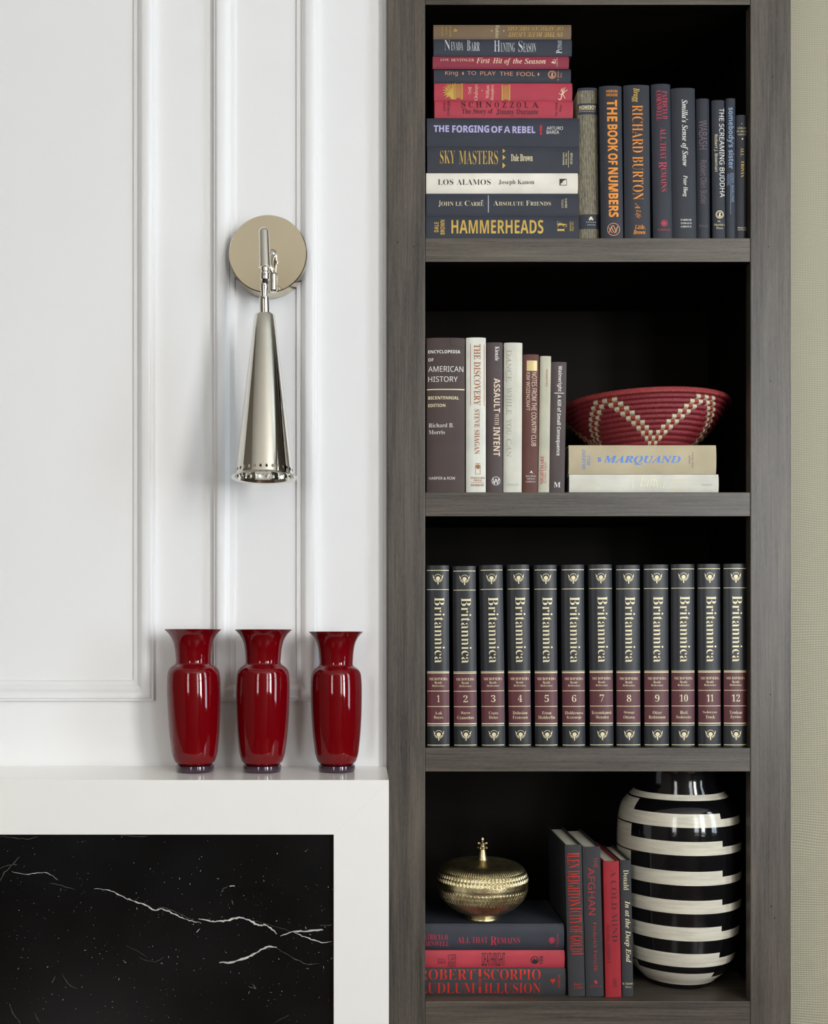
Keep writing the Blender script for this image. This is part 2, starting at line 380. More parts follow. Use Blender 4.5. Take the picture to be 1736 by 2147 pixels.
def font(st):
    """every character of style st as filled outlines: {char: ([(x, y)], [faces], advance)}, all read in one go, one line per character"""
    if st in FONTS: return FONTS[st]
    ba = BASE.get(st)
    def conv(ch):
        if ba is None: return ch
        if 'A' <= ch <= 'Z': return chr(ba[0] + ord(ch) - 65)
        if 'a' <= ch <= 'z': return '\u210e' if (st in ('si', 'su') and ch == 'h') else chr(ba[1] + ord(ch) - 97)
        if ch.isdigit() and ba[2]: return chr(ba[2] + int(ch))
        return ch
    lines = [''] + [c for c in USED.get(st, CHARS) if c != ' '] + [' ']
    FC.space_line = 2.5; FC.offset = {'sr': -0.0125, 'bh': 0.016}.get(st, 0.0)
    FC.body = '\n'.join(('H' if st in ('r',) else conv('H')) + conv(c) + '   ' + conv('H') for c in lines)
    bpy.context.view_layer.update()
    me = FO.evaluated_get(bpy.context.evaluated_depsgraph_get()); mesh = me.to_mesh()
    co = [(v.co.x, v.co.y) for v in mesh.vertices]; fs = [tuple(p.vertices) for p in mesh.polygons]
    n = len(lines)
    lo = min(y for x, y in co)
    top = max(y for x, y in co)
    # the first and last lines hold only the letter H: their feet give the pitch
    last = [y for x, y in co if y < lo + .4]; first = [y for x, y in co if y > top - .9]
    pitch = (min(first) - min(last)) / (n - 1)
    y0 = min(first)
    rows = [[] for _ in range(n)]
    for i, (x, y) in enumerate(co):
        k = min(n - 1, max(0, int(math.floor((y0 - y) / pitch + .75)))); rows[k].append(i)
    hw = None; out = {}
    def right(r): return max(co[i][0] for i in r)
    hx = sorted(co[i][0] for i in rows[0])
    xr0 = hx[-1]
    # width of one H: the widest hole in the first line separates the two letters
    gap = max((b2 - a2, a2, b2) for a2, b2 in zip(hx, hx[1:]))
    h_end, h_start2 = gap[1], gap[2]
    face_of = [[] for _ in range(n)]
    where = {}
    for k, r in enumerate(rows):
        for i in r: where[i] = k
    for f in fs: face_of[where[f[0]]].append(f)
    sh = -0.21 if st == 'su' else 0.0
    ls = {}
    for k, c in enumerate(lines):
        if not c: continue
        adv = right(rows[k]) - xr0
        if c == ' ': out[' '] = ([], [], adv); continue
        x_org = h_adv = None
        cut2 = h_start2 + adv - 1e-4
        ids = [i for i in rows[k] if co[i][0] < cut2]
        # drop the leading H: it owns the same number of points as any H
        comp = {}
        par = {i: i for i in ids}
        def fd(i):
            while par[i] != i: par[i] = par[par[i]]; i = par[i]
            return i
        for f in face_of[k]:
            if f[0] in par:
                for q in f[1:]:
                    if q in par: par[fd(q)] = fd(f[0])
        for i in ids: comp.setdefault(fd(i), []).append(i)
        first_h = min(comp.values(), key=lambda v: min(co[i][0] for i in v))
        keep = [i for v in comp.values() if v is not first_h for i in v]
        mp = {i: j for j, i in enumerate(keep)}; yb = y0 - k * pitch
        out[c] = ([(co[i][0] - h_end + sh * (0 if c.isdigit() else 1) * (co[i][1] - yb), co[i][1] - yb) for i in keep], [tuple(mp[q] for q in f) for f in face_of[k] if f[0] in mp], adv)
    if 'A' in out and 'E' in out:                       # the joined letter AE
        (va, fa, wa), (ve, fe, we) = out['A'], out['E']; k = len(va); d = wa * .62
        out['Æ'] = (va + [(x + d, y) for x, y in ve], fa + [tuple(k + i for i in f) for f in fe], d + we)
    me.to_mesh_clear()
    FONTS[st] = out; return out
GL = {}
def glyphs(s, st):
    """the word s in style st: ([(x, y)], [faces]) scaled to the unit square"""
    if (s, st) in GL: return GL[(s, st)]
    st2 = 'sr' if st == 's' else st
    ft = font(st2); vs, fs = [], []; x = 0.0
    for c in s:
        a, f, adv = ft[c]; k = len(vs)
        vs += [(x + p, q) for p, q in a]; fs += [tuple(k + i for i in t) for t in f]; x += adv
    x0, x1 = min(v[0] for v in vs), max(v[0] for v in vs); y0, y1 = min(v[1] for v in vs), max(v[1] for v in vs)
    vs = [((p - x0) / (x1 - x0), (q - y0) / (y1 - y0)) for p, q in vs]
    GL[(s, st)] = (vs, fs); return GL[(s, st)]
# a mark is (slot colour, [(u, v)], [faces]) in photo pixels
def T(s, st, rot, X0, Y0, X1, Y1, col):
    vs, fs = glyphs(s, st); wd, ht = X1 - X0, Y1 - Y0; out = []
    for a, b2 in vs:
        if rot == 0: out.append((X0 + a * wd, Y1 - b2 * ht))
        elif rot == -90: out.append((X0 + b2 * wd, Y0 + a * ht))          # reads downwards
        elif rot == 90: out.append((X1 - b2 * wd, Y1 - a * ht))           # reads upwards
        else: out.append((X1 - a * wd, Y0 + b2 * ht))                     # upside down
    return (col, out, fs)
def RECT(X0, Y0, X1, Y1, col): return (col, [(X0, Y0), (X1, Y0), (X1, Y1), (X0, Y1)], [(0, 1, 2, 3)])
def POLY(pts, col): return (col, list(pts), [tuple(range(len(pts)))])
def DISC(cx, cy, r, col, n=18): return POLY([(cx + r * math.cos(2 * PI * i / n), cy + r * math.sin(2 * PI * i / n)) for i in range(n)], col)
def RING(cx, cy, r, wd, col, n=24, a0=0.0, a1=2 * PI, ry=None):
    ry = r if ry is None else ry; v = []; f = []
    for i in range(n + 1):
        a = a0 + (a1 - a0) * i / n
        v += [(cx + r * math.cos(a), cy + ry * math.sin(a)), (cx + (r - wd) * math.cos(a), cy + (ry - wd) * math.sin(a))]
        if i: f.append((2 * i - 2, 2 * i, 2 * i + 1, 2 * i - 1))
    return (col, v, f)
def STROKE(pts, wd, col):
    pl = [p.xy for p in spline([(x, y, 0) for x, y in pts], 4)]; v = []; f = []
    for i, p in enumerate(pl):
        t = (pl[min(i + 1, len(pl) - 1)] - pl[max(i - 1, 0)]).normalized(); n = Vector((-t.y, t.x)) * wd / 2
        v += [tuple(p + n), tuple(p - n)]
        if i: f.append((2 * i - 2, 2 * i, 2 * i + 1, 2 * i - 1))
    return (col, v, f)
def SPRAY(cx, cy, n, a0, a1, r0, r1, wd, col):
    v = []; f = []
    for i in range(n):
        a = a0 + (a1 - a0) * i / max(1, n - 1); ca, sa = math.cos(a), math.sin(a)
        m = (r0 + r1) / 2
        k = len(v)
        v += [(cx + r0 * ca, cy + r0 * sa), (cx + m * ca - wd * sa, cy + m * sa + wd * ca), (cx + r1 * ca, cy + r1 * sa), (cx + m * ca + wd * sa, cy + m * sa - wd * ca)]
        f.append((k, k + 1, k + 2, k + 3))
    return (col, v, f)
def emblem(cx, cy, r, col): return [RING(cx, cy, r, r * .13, col), RING(cx, cy, r * .78, r * .1, col), POLY([(cx - r * .3, cy + r * .55), (cx - r * .1, cy - r * .5), (cx + r * .35, cy - r * .4), (cx + r * .1, cy), (cx + r * .4, cy + r * .5)], col)]
def thistle(cx, cy, s, col):
    m = [DISC(cx, cy - .05 * s, .2 * s, col), RECT(cx - .055 * s, cy + .08 * s, cx + .055 * s, cy + .5 * s, col),
         RING(cx, cy - .08 * s, .36 * s, .045 * s, col, 20, -PI * .83, -PI * .17, .38 * s),
         RING(cx, cy - .1 * s, .36 * s, .06 * s, col, 20, PI * .08, PI * .4), RING(cx, cy - .1 * s, .36 * s, .06 * s, col, 20, PI * .6, PI * .92)]
    for sg in (-1, 1):
        for k in range(6):
            a = PI / 2 - sg * (0.35 + k * 0.26); px_, py_ = cx + .37 * s * math.cos(a), cy - .1 * s + .37 * s * math.sin(a)
            d = a - sg * .55; ln = .13 * s
            m.append(POLY([(px_ - .03 * s * math.sin(d), py_ + .03 * s * math.cos(d)), (px_ + ln * math.cos(d), py_ + ln * math.sin(d)), (px_ + .03 * s * math.sin(d), py_ - .03 * s * math.cos(d))], col))
        m.append(POLY([(cx + sg * .3 * s, cy - .12 * s), (cx + sg * .5 * s, cy - .42 * s), (cx + sg * .44 * s, cy - .08 * s)], col))
    return m
class Z:
    """turns the coordinates of an enlarged view back into photo pixels"""
    def __init__(s, ox, oy, k): s.o = (ox, oy, k)
    def __call__(s, *m):
        ox, oy, k = s.o; out = []
        for it in m:
            for q in (it if isinstance(it, list) else [it]):
                out.append((q[0], [(ox + u / k, oy + v / k) for u, v in q[1]], q[2]))
        return out

INK = {'gold': ((206, 172, 84), .35, .35), 'pale': ((232, 220, 180), .4, .1), 'silver': ((206, 210, 214), .35, .3), 'white': ((236, 234, 228), .5, 0), 'orange': ((226, 142, 48), .4, .2),
       'crimson': ((200, 52, 78), .45, .1), 'red': ((216, 48, 34), .35, .25), 'darkred': ((176, 46, 50), .45, .1), 'black': ((40, 24, 26), .5, 0), 'maroon': ((72, 14, 26), .55, 0), 'lavender': ((186, 178, 222), .45, .1),
       'blue': ((58, 124, 214), .4, .1), 'copper': ((224, 160, 120), .4, .2), 'rust': ((166, 104, 60), .45, .1), 'grey': ((172, 172, 154), .5, 0), 'faint': ((226, 222, 186), .4, .1), 'plum': ((112, 92, 104), .5, 0),
       'sky': ((130, 156, 186), .4, .2), 'navyband': ((40, 44, 58), .6, 0), 'wine': ((88, 34, 42), .42, 0), 'peach': ((238, 214, 192), .45, 0), 'ink': ((48, 34, 34), .6, 0), 'goldpatch': ((216, 194, 140), .4, .2), 'rose': ((236, 204, 176), .4, .1), 'barred': ((186, 30, 52), .45, 0)}
def ink(c):
    rgb, ro, me = INK[c]; return mat('ink_' + c, rgb, ro, metal=me)

# ------------------------------------------------------------------ books
def cover_mat(name, rgb, rough=.62, noise=.12, bump=.16):
    return mat(name, rgb, rough, spec=.4, noise=noise, nscale=18, bump=bump, bscale=2400)
COVERS = {'navy': (49, 53, 64), 'midnight': (36, 40, 50), 'slate': (52, 55, 64), 'tan': (118, 97, 74), 'maroon': (140, 46, 66), 'red': (178, 60, 76), 'cream': (236, 230, 216), 'brown': (74, 60, 57), 'ivory': (226, 226, 215), 'mauve': (82, 70, 70), 'oldwhite': (217, 216, 203),
          'russet': (100, 62, 54), 'sage': (198, 196, 175), 'linen': (192, 179, 148), 'bone': (218, 215, 203), 'charcoal': (52, 52, 55), 'scarlet': (158, 34, 44), 'coral': (178, 58, 70), 'black': (32, 34, 38)}
def striped_mat():
    m = bpy.data.materials.new('striped_cloth'); m.use_nodes = True; nt = m.node_tree; b = nt.nodes['Principled BSDF']; N, L = nt.nodes.new, nt.links.new
    tc = N('ShaderNodeTexCoord'); sx = N('ShaderNodeSeparateXYZ'); L(tc.outputs['Object'], sx.inputs[0])
    mp = N('ShaderNodeMapping'); mp.inputs['Scale'].default_value = (1, 1, .12); L(tc.outputs['Object'], mp.inputs[0])
    n = N('ShaderNodeTexNoise'); n.inputs['Scale'].default_value = 900; n.inputs['Detail'].default_value = 2; L(mp.outputs[0], n.inputs['Vector'])
    def mt(op, a, c):
        k = N('ShaderNodeMath'); k.operation = op
        for i, v in enumerate((a, c)):
            if isinstance(v, (int, float)): k.inputs[i].default_value = v
            else: L(v, k.inputs[i])
        return k.outputs[0]
    s = mt('SINE', mt('MULTIPLY', sx.outputs[0], 2 * PI / 0.00165), 0)
    f = mt('ADD', mt('MULTIPLY', s, .38), mt('SUBTRACT', mt('MULTIPLY', n.outputs[0], 1.6), .3))
    r = N('ShaderNodeValToRGB'); r.color_ramp.elements[0].color = (*lin((46, 44, 42)), 1); r.color_ramp.elements[1].color = (*lin((164, 156, 130)), 1)
    r.color_ramp.elements[0].position = .25; r.color_ramp.elements[1].position = .75
    L(f, r.inputs[0]); L(r.outputs[0], b.inputs['Base Color']); b.inputs['Roughness'].default_value = .7
    return m
MATS['cover_striped'] = striped_mat()

def letter_mesh(marks, D, T_, bulge, orient, to_local, cover):
    """inked marks laid on a spine"""
    groups = {}
    slots = []
    bm = bmesh.new(); lay = bm.verts.layers.float.new('layer')
    for col, vs, fs in marks:
        if col not in slots: slots.append(col)
        mi = slots.index(col)
        vv = []; up = 0.0 if col in ('navyband', 'wine', 'goldpatch') else 0.00012
        for u, v in vs:
            x, z = to_local(P(u, v, D)); vv.append(bm.verts.new((x, 0, z))); vv[-1][lay] = up
        for f in fs:
            try: bm.faces.new([vv[i] for i in f]).material_index = mi
            except ValueError: pass
    n = 10
    for i in range(1, n):
        c = T_ * i / n
        co, no = ((c + to_local.t0, 0, 0), (1, 0, 0)) if orient == 'V' else ((0, 0, c + to_local.t0), (0, 0, 1))
        bmesh.ops.bisect_plane(bm, geom=bm.verts[:] + bm.edges[:] + bm.faces[:], plane_co=co, plane_no=no, dist=1e-7)
    for v in bm.verts:
        t = min(.993, max(.007, ((v.co.x if orient == 'V' else v.co.z) - to_local.t0) / T_))
        if orient == 'V': v.co.x = to_local.t0 + t * T_
        else: v.co.z = to_local.t0 + t * T_
        v.co.y = spine_d(t, bulge) - 0.00022 - v[lay] - 0.0005 * min(1, abs(2 * t - 1)) ** 4
    for f in bm.faces:
        if f.normal.y > 0: f.normal_flip()
    bm.normal_update()
    for f in bm.faces:
        if f.normal.y > 0: f.normal_flip()
    for f in bm.faces: f.material_index += 1; f.smooth = True
    bm.verts.layers.float.remove(lay)
    me = bpy.data.meshes.new('marks'); bm.to_mesh(me); bm.free()
    bm = bmesh.new(); bm.from_mesh(cover.data); bm.from_mesh(me); bm.to_mesh(cover.data); bm.free(); bpy.data.meshes.remove(me)
    for c in slots: cover.data.materials.append(ink(c))
def spine_d(t, bulge): return bulge * min(1.0, abs(2 * t - 1)) ** 3

def book(orient, x0, x1, ya, yb, D, depth, cover, marks, label, group, lean=0.0, rest=None, bulge=.002, name='book', zgap=0.00015):
    """a hardback: orient 'V' stands upright with its spine facing the room, 'H' lies flat. Measures x0, x1, ya, yb are photo pixels on the plane at depth D
    (for a leaning book x0, x1 at its foot); lean is how far the head is shifted, in pixels; rest is the height of the surface it stands on"""
    A, B = P(x0, yb, D), P(x1, ya, D)
    z0 = A.z if rest is None else rest + zgap
    H_ = B.z - z0; W_ = B.x - A.x
    ang = math.atan2(lean * D / F, H_)
    root = thing(name, label, 'book', (A.x if lean <= 0 else B.x, D, z0), group)
    root.rotation_euler = (0, ang, 0)
    ca, sa = math.cos(ang), math.sin(ang); ox = 0.0 if lean <= 0 else -W_
    T_, U_ = (W_, H_) if orient == 'V' else (H_, W_)
    def place(t, u, d): return Vector((ox + t, d, u)) if orient == 'V' else Vector((u, d, t))
    bt, st = (.0026, .0022) if min(T_, .03) > .012 else (.0018, .0016)
    cm = MATS['cover_' + cover] if ('cover_' + cover) in MATS else cover_mat('cover_' + cover, COVERS[cover], {'black': .34, 'midnight': .5}.get(cover, .62))
    hinge = 0.0065
    n = 14
    outer = [(0.0, depth), (0.0, bulge + hinge + .004), (0.0009, bulge + hinge), (0.0, bulge + hinge * .45)]
    outer += [(T_ * i / n, spine_d(i / n, bulge)) for i in range(n + 1)]
    outer += [(T_, bulge + hinge * .45), (T_ - .0009, bulge + hinge), (T_, bulge + hinge + .004), (T_, depth)]
    inner = [(bt, depth), (bt, bulge + hinge + .004), (bt, bulge + hinge), (bt, bulge + st + .002)]
    inner += [(bt + (T_ - 2 * bt) * i / n, st + spine_d(bt / T_ + (1 - 2 * bt / T_) * i / n, bulge)) for i in range(n + 1)]
    inner += [(T_ - bt, bulge + st + .002), (T_ - bt, bulge + hinge), (T_ - bt, bulge + hinge + .004), (T_ - bt, depth)]
    bm = bmesh.new()
    grid = [[bm.verts.new(place(t, u, d)) for t, d in path] for path, u in ((outer, 0), (outer, U_), (inner, U_), (inner, 0))]
    for j in range(len(outer) - 1):
        for q in range(4):
            A_, B_ = grid[q], grid[(q + 1) % 4]; bm.faces.new((A_[j], A_[j + 1], B_[j + 1], B_[j]))
    for e in (0, -1): bm.faces.new([grid[q][e] for q in range(4)])
    o = bm_obj('cover', bm, cm, root, smooth=True)
    bm = bmesh.new(); a = place(bt + .0002, .003, bulge + st + .0025); b2 = place(T_ - bt - .0002, U_ - .003, depth - .004)
    box(bm, (min(a.x, b2.x), a.y, min(a.z, b2.z)), (max(a.x, b2.x), b2.y, max(a.z, b2.z)))
    bm_obj('page_block', bm, PAGES if orient == 'V' else PAGES_H, root)
    if marks:
        piv = Vector((root.location.x, D, z0))
        def to_local(p):
            q = p - piv
            return (ca * q.x - sa * q.z, sa * q.x + ca * q.z)
        # a leaning spine's marks were measured upright about their own middle: turn only each mark's centre
        class TL:
            t0 = ox if orient == 'V' else 0.0
            def __call__(s, p): return to_local(p)
        tl = TL()
        if abs(ang) < 1e-6:
            letter_mesh(marks, D, T_, bulge, orient, tl, o)
        else:
            mk2 = []
            for col, vs, fs in marks:
                us = [v[0] for v in vs]; ws = [v[1] for v in vs]
                cu, cw = (min(us) + max(us)) / 2, (min(ws) + max(ws)) / 2
                p = P(cu, cw, D); lx, lz = to_local(p)
                # the same mark moved to where it sits on the upright spine
                qx = (lx + piv.x) * F / D + VX; qy = VY - (lz + piv.z - ZC) * F / D
                mk2.append((col, [(u + qx - cu, v + qy - cw) for u, v in vs], fs))
            class TU:
                t0 = tl.t0
                def __call__(s, p): q = p - piv; return (q.x, q.z)
            letter_mesh(mk2, D, T_, bulge, orient, TU(), o)
    return root
R1, R2, R3, R4, R5 = Z(880, 30, 4.822), Z(880, 240, 4.822), Z(1200, 160, 4.34), Z(880, 690, 5.425), Z(1170, 790, 4.133)
R6, R7, R8, R9 = Z(880, 1170, 4.822), Z(1220, 1170, 4.822), Z(880, 1680, 3.945), Z(1120, 1600, 3.617)

# ---- the tall stack of flat books on the upper shelf, from the shelf upwards
DA = 1.712
G = 'flat books in the tall stack on the upper shelf'
def stack(x0, x1, ya, yb, D, cover, marks, label, rest=None, bulge=.0025, depth=.158, group=G):
    return book('H', x0, x1, ya + .12, yb - .12, D, depth, cover, marks, label, group, rest=rest, bulge=bulge)
stack(893, 1213.5, 451.8, 498, DA, 'navy', R2(T('HAMMERHEADS', 'b', 0, 320, 1065, 1250, 1205, 'gold'), T('DALE', 'b', 90, 147, 1088, 190, 1190, 'gold'), T('BROWN', 'b', 90, 208, 1065, 253, 1213, 'gold'),
    T('D', 's', 90, 1392, 1100, 1462, 1190, 'gold'), T('J', 's', 90, 1420, 1100, 1490, 1138, 'gold'), T('F', 's', 90, 1388, 1078, 1445, 1120, 'gold'), T('DONALD I.', 'sb', 90, 1515, 1080, 1533, 1180, 'gold'), T('FINE, INC.', 'sb', 90, 1540, 1080, 1558, 1180, 'gold')),
    'navy book at the bottom of the tall stack with very large gold capitals', rest=ZS['upper'])
stack(893.5, 1213, 404.6, 451.8, DA, 'navy', R2(T('J', 's', 0, 190, 872, 212, 935, 'pale'), T('OHN LE', 's', 0, 218, 882, 430, 924, 'pale'), T('C', 's', 0, 455, 872, 502, 924, 'pale'), T('ARRÉ'.replace('É', 'E'), 's', 0, 510, 884, 645, 924, 'pale'), STROKE([(618, 880), (640, 866)], 6, 'pale'),
    RECT(690, 815, 697, 990, 'silver'), T('A', 's', 0, 745, 872, 795, 922, 'pale'), T('BSOLUTE', 's', 0, 800, 882, 1050, 922, 'pale'), T('F', 's', 0, 1075, 872, 1112, 922, 'pale'), T('RIENDS', 's', 0, 1118, 882, 1325, 922, 'pale'),
    T('LITTLE,', 's', 90, 1433, 855, 1456, 945, 'pale'), T('BROWN', 's', 90, 1468, 848, 1490, 945, 'pale')), 'navy book with pale small capitals either side of a thin silver line')
stack(893.5, 1212, 361.5, 404.6, DA - .001, 'cream', R2(T('LOS', 's', 0, 183, 655, 340, 713, 'ink'), T('ALAMOS', 's', 0, 375, 655, 717, 713, 'ink'), T('Joseph', 's', 0, 797, 660, 968, 718, 'ink'), T('Kanon', 's', 0, 990, 660, 1157, 706, 'ink'),
    RECT(1413, 652, 1425, 718, 'ink'), RECT(1413, 652, 1487, 658, 'ink'), RECT(1483, 652, 1487, 718, 'ink'), RECT(1413, 713, 1487, 718, 'ink'), POLY([(1425, 658), (1478, 658), (1450, 672), (1425, 700)], 'ink'), DISC(1440, 690, 5, 'ink')),
    'cream book with thin dark lettering, the only pale one in the tall stack', bulge=.003)
stack(895.5, 1214.5, 306.3, 361.3, DA, 'slate', R2(T('SKY', 's', 0, 205, 362, 358, 498, 'gold'), T('MASTERS', 's', 0, 397, 364, 790, 505, 'gold'), POLY([(838, 343), (869, 368), (838, 391)], 'gold'), POLY([(838, 408), (869, 435), (838, 462)], 'gold'), POLY([(836, 486), (868, 516), (836, 546)], 'gold'),
    T('Dale', 'sb', 0, 922, 402, 1002, 474, 'pale'), T('Brown', 'sb', 0, 1015, 402, 1142, 474, 'pale'), T('DONALD I.', 'sb', 90, 1445, 382, 1462, 510, 'pale'), T('FINE, INC.', 'sb', 90, 1474, 382, 1492, 508, 'pale'), RECT(1501, 365, 1505, 535, 'pale'), T('PUTNAM', 'sb', 90, 1522, 390, 1545, 502, 'pale')),
    'dark slate book with tall gold capitals and three small gold triangles')
stack(895, 1215, 246.6, 306.2, DA, 'navy', R2(T('THE', 'bh', 0, 140, 110, 297, 178, 'lavender'), T('FORGING', 'bh', 0, 328, 110, 702, 184, 'lavender'), T('OF', 'bh', 0, 722, 118, 835, 186, 'lavender'), T('A', 'b', 0, 850, 120, 915, 187, 'lavender'), T('REBEL', 'bh', 0, 937, 120, 1168, 190, 'lavender'),
    RECT(1213, 108, 1236, 170, 'barred'), RECT(1214, 176, 1234, 208, 'barred'), T('ARTURO', 'n', 0, 1282, 122, 1448, 156, 'white'), T('BAREA', 'n', 0, 1282, 163, 1408, 197, 'white')), 'thick navy book with bold lavender capitals and a short red bar')
stack(911, 1201.5, 210.2, 246.4, DA, 'red', R1(*[T(c, 'sb', 0, a, 879 + (a - 422) * .008, b, 942 + (a - 422) * .008, 'maroon') for c, a, b in (('S', 422, 465), ('C', 495, 540), ('H', 568, 630), ('N', 668, 727), ('O', 757, 802), ('Z', 836, 878), ('Z', 912, 955), ('O', 979, 1025), ('L', 1057, 1097), ('A', 1133, 1207))],
    T('The Story of', 'sb', 0, 425, 955, 740, 1018, 'maroon'), T('Jimmy Durante', 'sb', 0, 775, 958, 1200, 1026, 'maroon'), T('GENE', 'sb', 90, 240, 880, 262, 978, 'maroon'), T('FOWLER', 'sb', 90, 280, 868, 304, 1022, 'maroon'), T('The Viking', 'sb', 90, 1370, 890, 1396, 1030, 'maroon'), T('Press', 'sb', 90, 1412, 915, 1434, 985, 'maroon')),
    'bright red book with widely spaced dark maroon letters in two lines')
fan = [SPRAY(322, 775, 9, PI * .72, PI * 1.55, 22, 98, 7, 'gold'), SPRAY(330, 790, 6, PI * .6, PI * 1.3, 10, 70, 6, 'gold'), POLY([(292, 800), (345, 700), (345, 860), (310, 850)], 'gold')]
def braid(x0, x1, y0, y1):
    m = [RECT(x0, y0, x0 + 10, y1, 'gold'), RECT(x1 - 10, y0, x1, y1, 'gold'), RECT(x0 + 14, y0, x0 + 18, y1, 'gold'), RECT(x1 - 18, y0, x1 - 14, y1, 'gold')]
    c = (x0 + x1) / 2; y = y0 + 6
    while y < y1 - 18:
        m += [POLY([(c, y), (c + 22, y + 12), (c + 22, y + 19), (c, y + 8)], 'gold'), POLY([(c, y), (c - 22, y + 12), (c - 22, y + 19), (c, y + 8)], 'gold')]; y += 14.5
    return m
stack(910.2, 1200, 173, 210, DA, 'red', R1(*fan, *braid(350, 434, 692, 858), *braid(828, 914, 708, 872), T('THE', 'n', 90, 492, 732, 522, 810, 'rose'), T('Ordways', 'si', 90, 548, 705, 598, 866, 'rose'), DISC(630, 772, 5, 'rose'), T('William', 's', 90, 668, 718, 702, 848, 'rose'), T('Humphrey', 's', 90, 718, 706, 754, 866, 'rose'),
    STROKE([(1400, 850), (1425, 858), (1440, 790), (1435, 760)], 9, 'rose'), STROKE([(1405, 800), (1440, 812), (1470, 780), (1495, 765)], 7, 'rose'), STROKE([(1440, 800), (1465, 840), (1470, 850)], 7, 'rose'), STROKE([(1420, 780), (1450, 745), (1448, 800), (1470, 740)], 5, 'rose')),
    'crimson book with a gold fan ornament and two gold braided bands', depth=.154)
stack(909.5, 1197, 143.5, 172.6, DA, 'navy', R1(T('King', 'n', 0, 258, 570, 385, 628, 'copper'), POLY([(427, 598), (437, 578), (447, 598), (437, 618)], 'copper'), POLY([(1190, 607), (1200, 588), (1210, 607), (1200, 627)], 'copper'), T('TO', 'n', 0, 480, 574, 570, 614, 'copper'), T('PLAY', 'n', 0, 612, 576, 768, 618, 'copper'),
    T('THE', 'n', 0, 808, 580, 942, 622, 'copper'), T('FOOL', 'n', 0, 980, 583, 1165, 626, 'copper'), *emblem(1338, 610, 42, 'copper'), T("St. Martin's", 's', 90, 1388, 572, 1408, 668, 'copper'), T('Press', 's', 90, 1418, 592, 1436, 640, 'copper')), 'thin navy book with copper letters between two small copper diamonds', depth=.15)
stack(907.3, 1193, 116.8, 143.2, DA - .002, 'maroon', R1(T('JANE', 's', 0, 205, 447, 296, 476, 'rose'), T('DENTINGER', 's', 0, 318, 447, 550, 478, 'rose'), T('First', 'sbi', 0, 572, 438, 710, 496, 'rose'), T('Hit', 'sbi', 0, 738, 440, 835, 498, 'rose'), T('of', 'sbi', 0, 855, 442, 920, 516, 'rose'), T('the', 'sbi', 0, 942, 444, 1035, 500, 'rose'), T('Season', 'sbi', 0, 1058, 446, 1273, 502, 'rose'),
    POLY([(1326, 490), (1350, 470), (1356, 500)], 'rose'), STROKE([(1350, 462), (1372, 462), (1368, 500), (1355, 485), (1372, 482)], 6, 'rose'), T('Crime Club', 's', 90, 1380, 440, 1395, 525, 'rose')), 'slim maroon book with pink-gold italic lettering', depth=.15)
stack(909, 1199, 81.3, 116.6, DA, 'navy', R1(T('N', 's', 0, 250, 255, 308, 364, 'silver'), T('EVADA', 's', 0, 316, 277, 437, 366, 'silver'), T('B', 's', 0, 478, 258, 512, 368, 'silver'), T('ARR', 's', 0, 518, 279, 607, 370, 'silver'), T('H', 's', 0, 750, 262, 812, 376, 'silver'), T('UNTING', 's', 0, 818, 286, 962, 380, 'silver'), T('S', 's', 0, 998, 264, 1040, 380, 'silver'), T('EASON', 's', 0, 1046, 290, 1175, 382, 'silver'),
    T('P', 'sb', 90, 1380, 364, 1437, 394, 'silver'), T('UTNAM', 'sb', 90, 1394, 262, 1437, 360, 'silver')), 'navy book with narrow silver capitals, second from the top of the tall stack', depth=.16)
stack(908.8, 1198, 50.5, 81, DA, 'tan', R1(T('IN THE BLUE LIGHT', 'si', 180, 890, 183, 1447, 226, 'gold'), T('OF AFRICAN DREAMS', 'si', 180, 890, 122, 1450, 166, 'gold'), DISC(728, 168, 6, 'pale'), DISC(850, 168, 6, 'pale'), T('Watkins', 'si', -90, 765, 106, 806, 238, 'pale'), STROKE([(340, 180), (362, 145), (360, 178), (380, 160), (352, 165)], 6, 'gold'),
    T('HOUGHTON', 's', -90, 300, 108, 316, 228, 'gold'), T('MIFFLIN', 's', -90, 262, 116, 276, 206, 'gold'), T('COMPANY', 's', -90, 222, 108, 236, 218, 'gold')), 'tan book with gold lettering printed upside down, topmost of the tall stack', depth=.15)

# ---- upright books on the upper shelf
G = 'upright books on the upper shelf'
def up(xt0, xt1, xb0, xb1, yt, D, cover, marks, label, zs, group, depth=.152, bulge=.003, lean=None):
    ln = ((xt0 - xb0) + (xt1 - xb1)) / 2 if lean is None else lean
    wd = ((xt1 - xt0) + (xb1 - xb0)) / 2; c = (xb0 + xb1) / 2
    return book('V', c - wd / 2, c + wd / 2, yt, VY - (zs - ZC) * F / D, D, depth, cover, marks, label, group, lean=ln, rest=zs, bulge=bulge)
ZU = ZS['upper']
up(1211.8, 1252.5, 1216, 1256.8, 187, 1.724, 'striped', R3(RECT(45, 104, 244, 128, 'navyband'), RECT(45, 246, 244, 346, 'navyband'), RECT(62, 1256, 262, 1388, 'navyband'), T('HOMEBOY', 'b', 0, 64, 264, 218, 298, 'pale'), RECT(60, 301, 220, 306, 'gold'), *[DISC(64 + i * 15, 320, 4, 'silver', 6) for i in range(11)],
    DISC(170, 1290, 13, 'pale'), DISC(158, 1302, 9, 'pale'), DISC(182, 1302, 9, 'pale'), *[DISC(130 + i * 16, 1328, 4, 'silver', 6) for i in range(6)], *[DISC(140 + i * 13, 1352, 4, 'silver', 6) for i in range(6)]), 'book in grey and beige pinstriped cloth with navy bands', ZU, G, lean=-4.5)
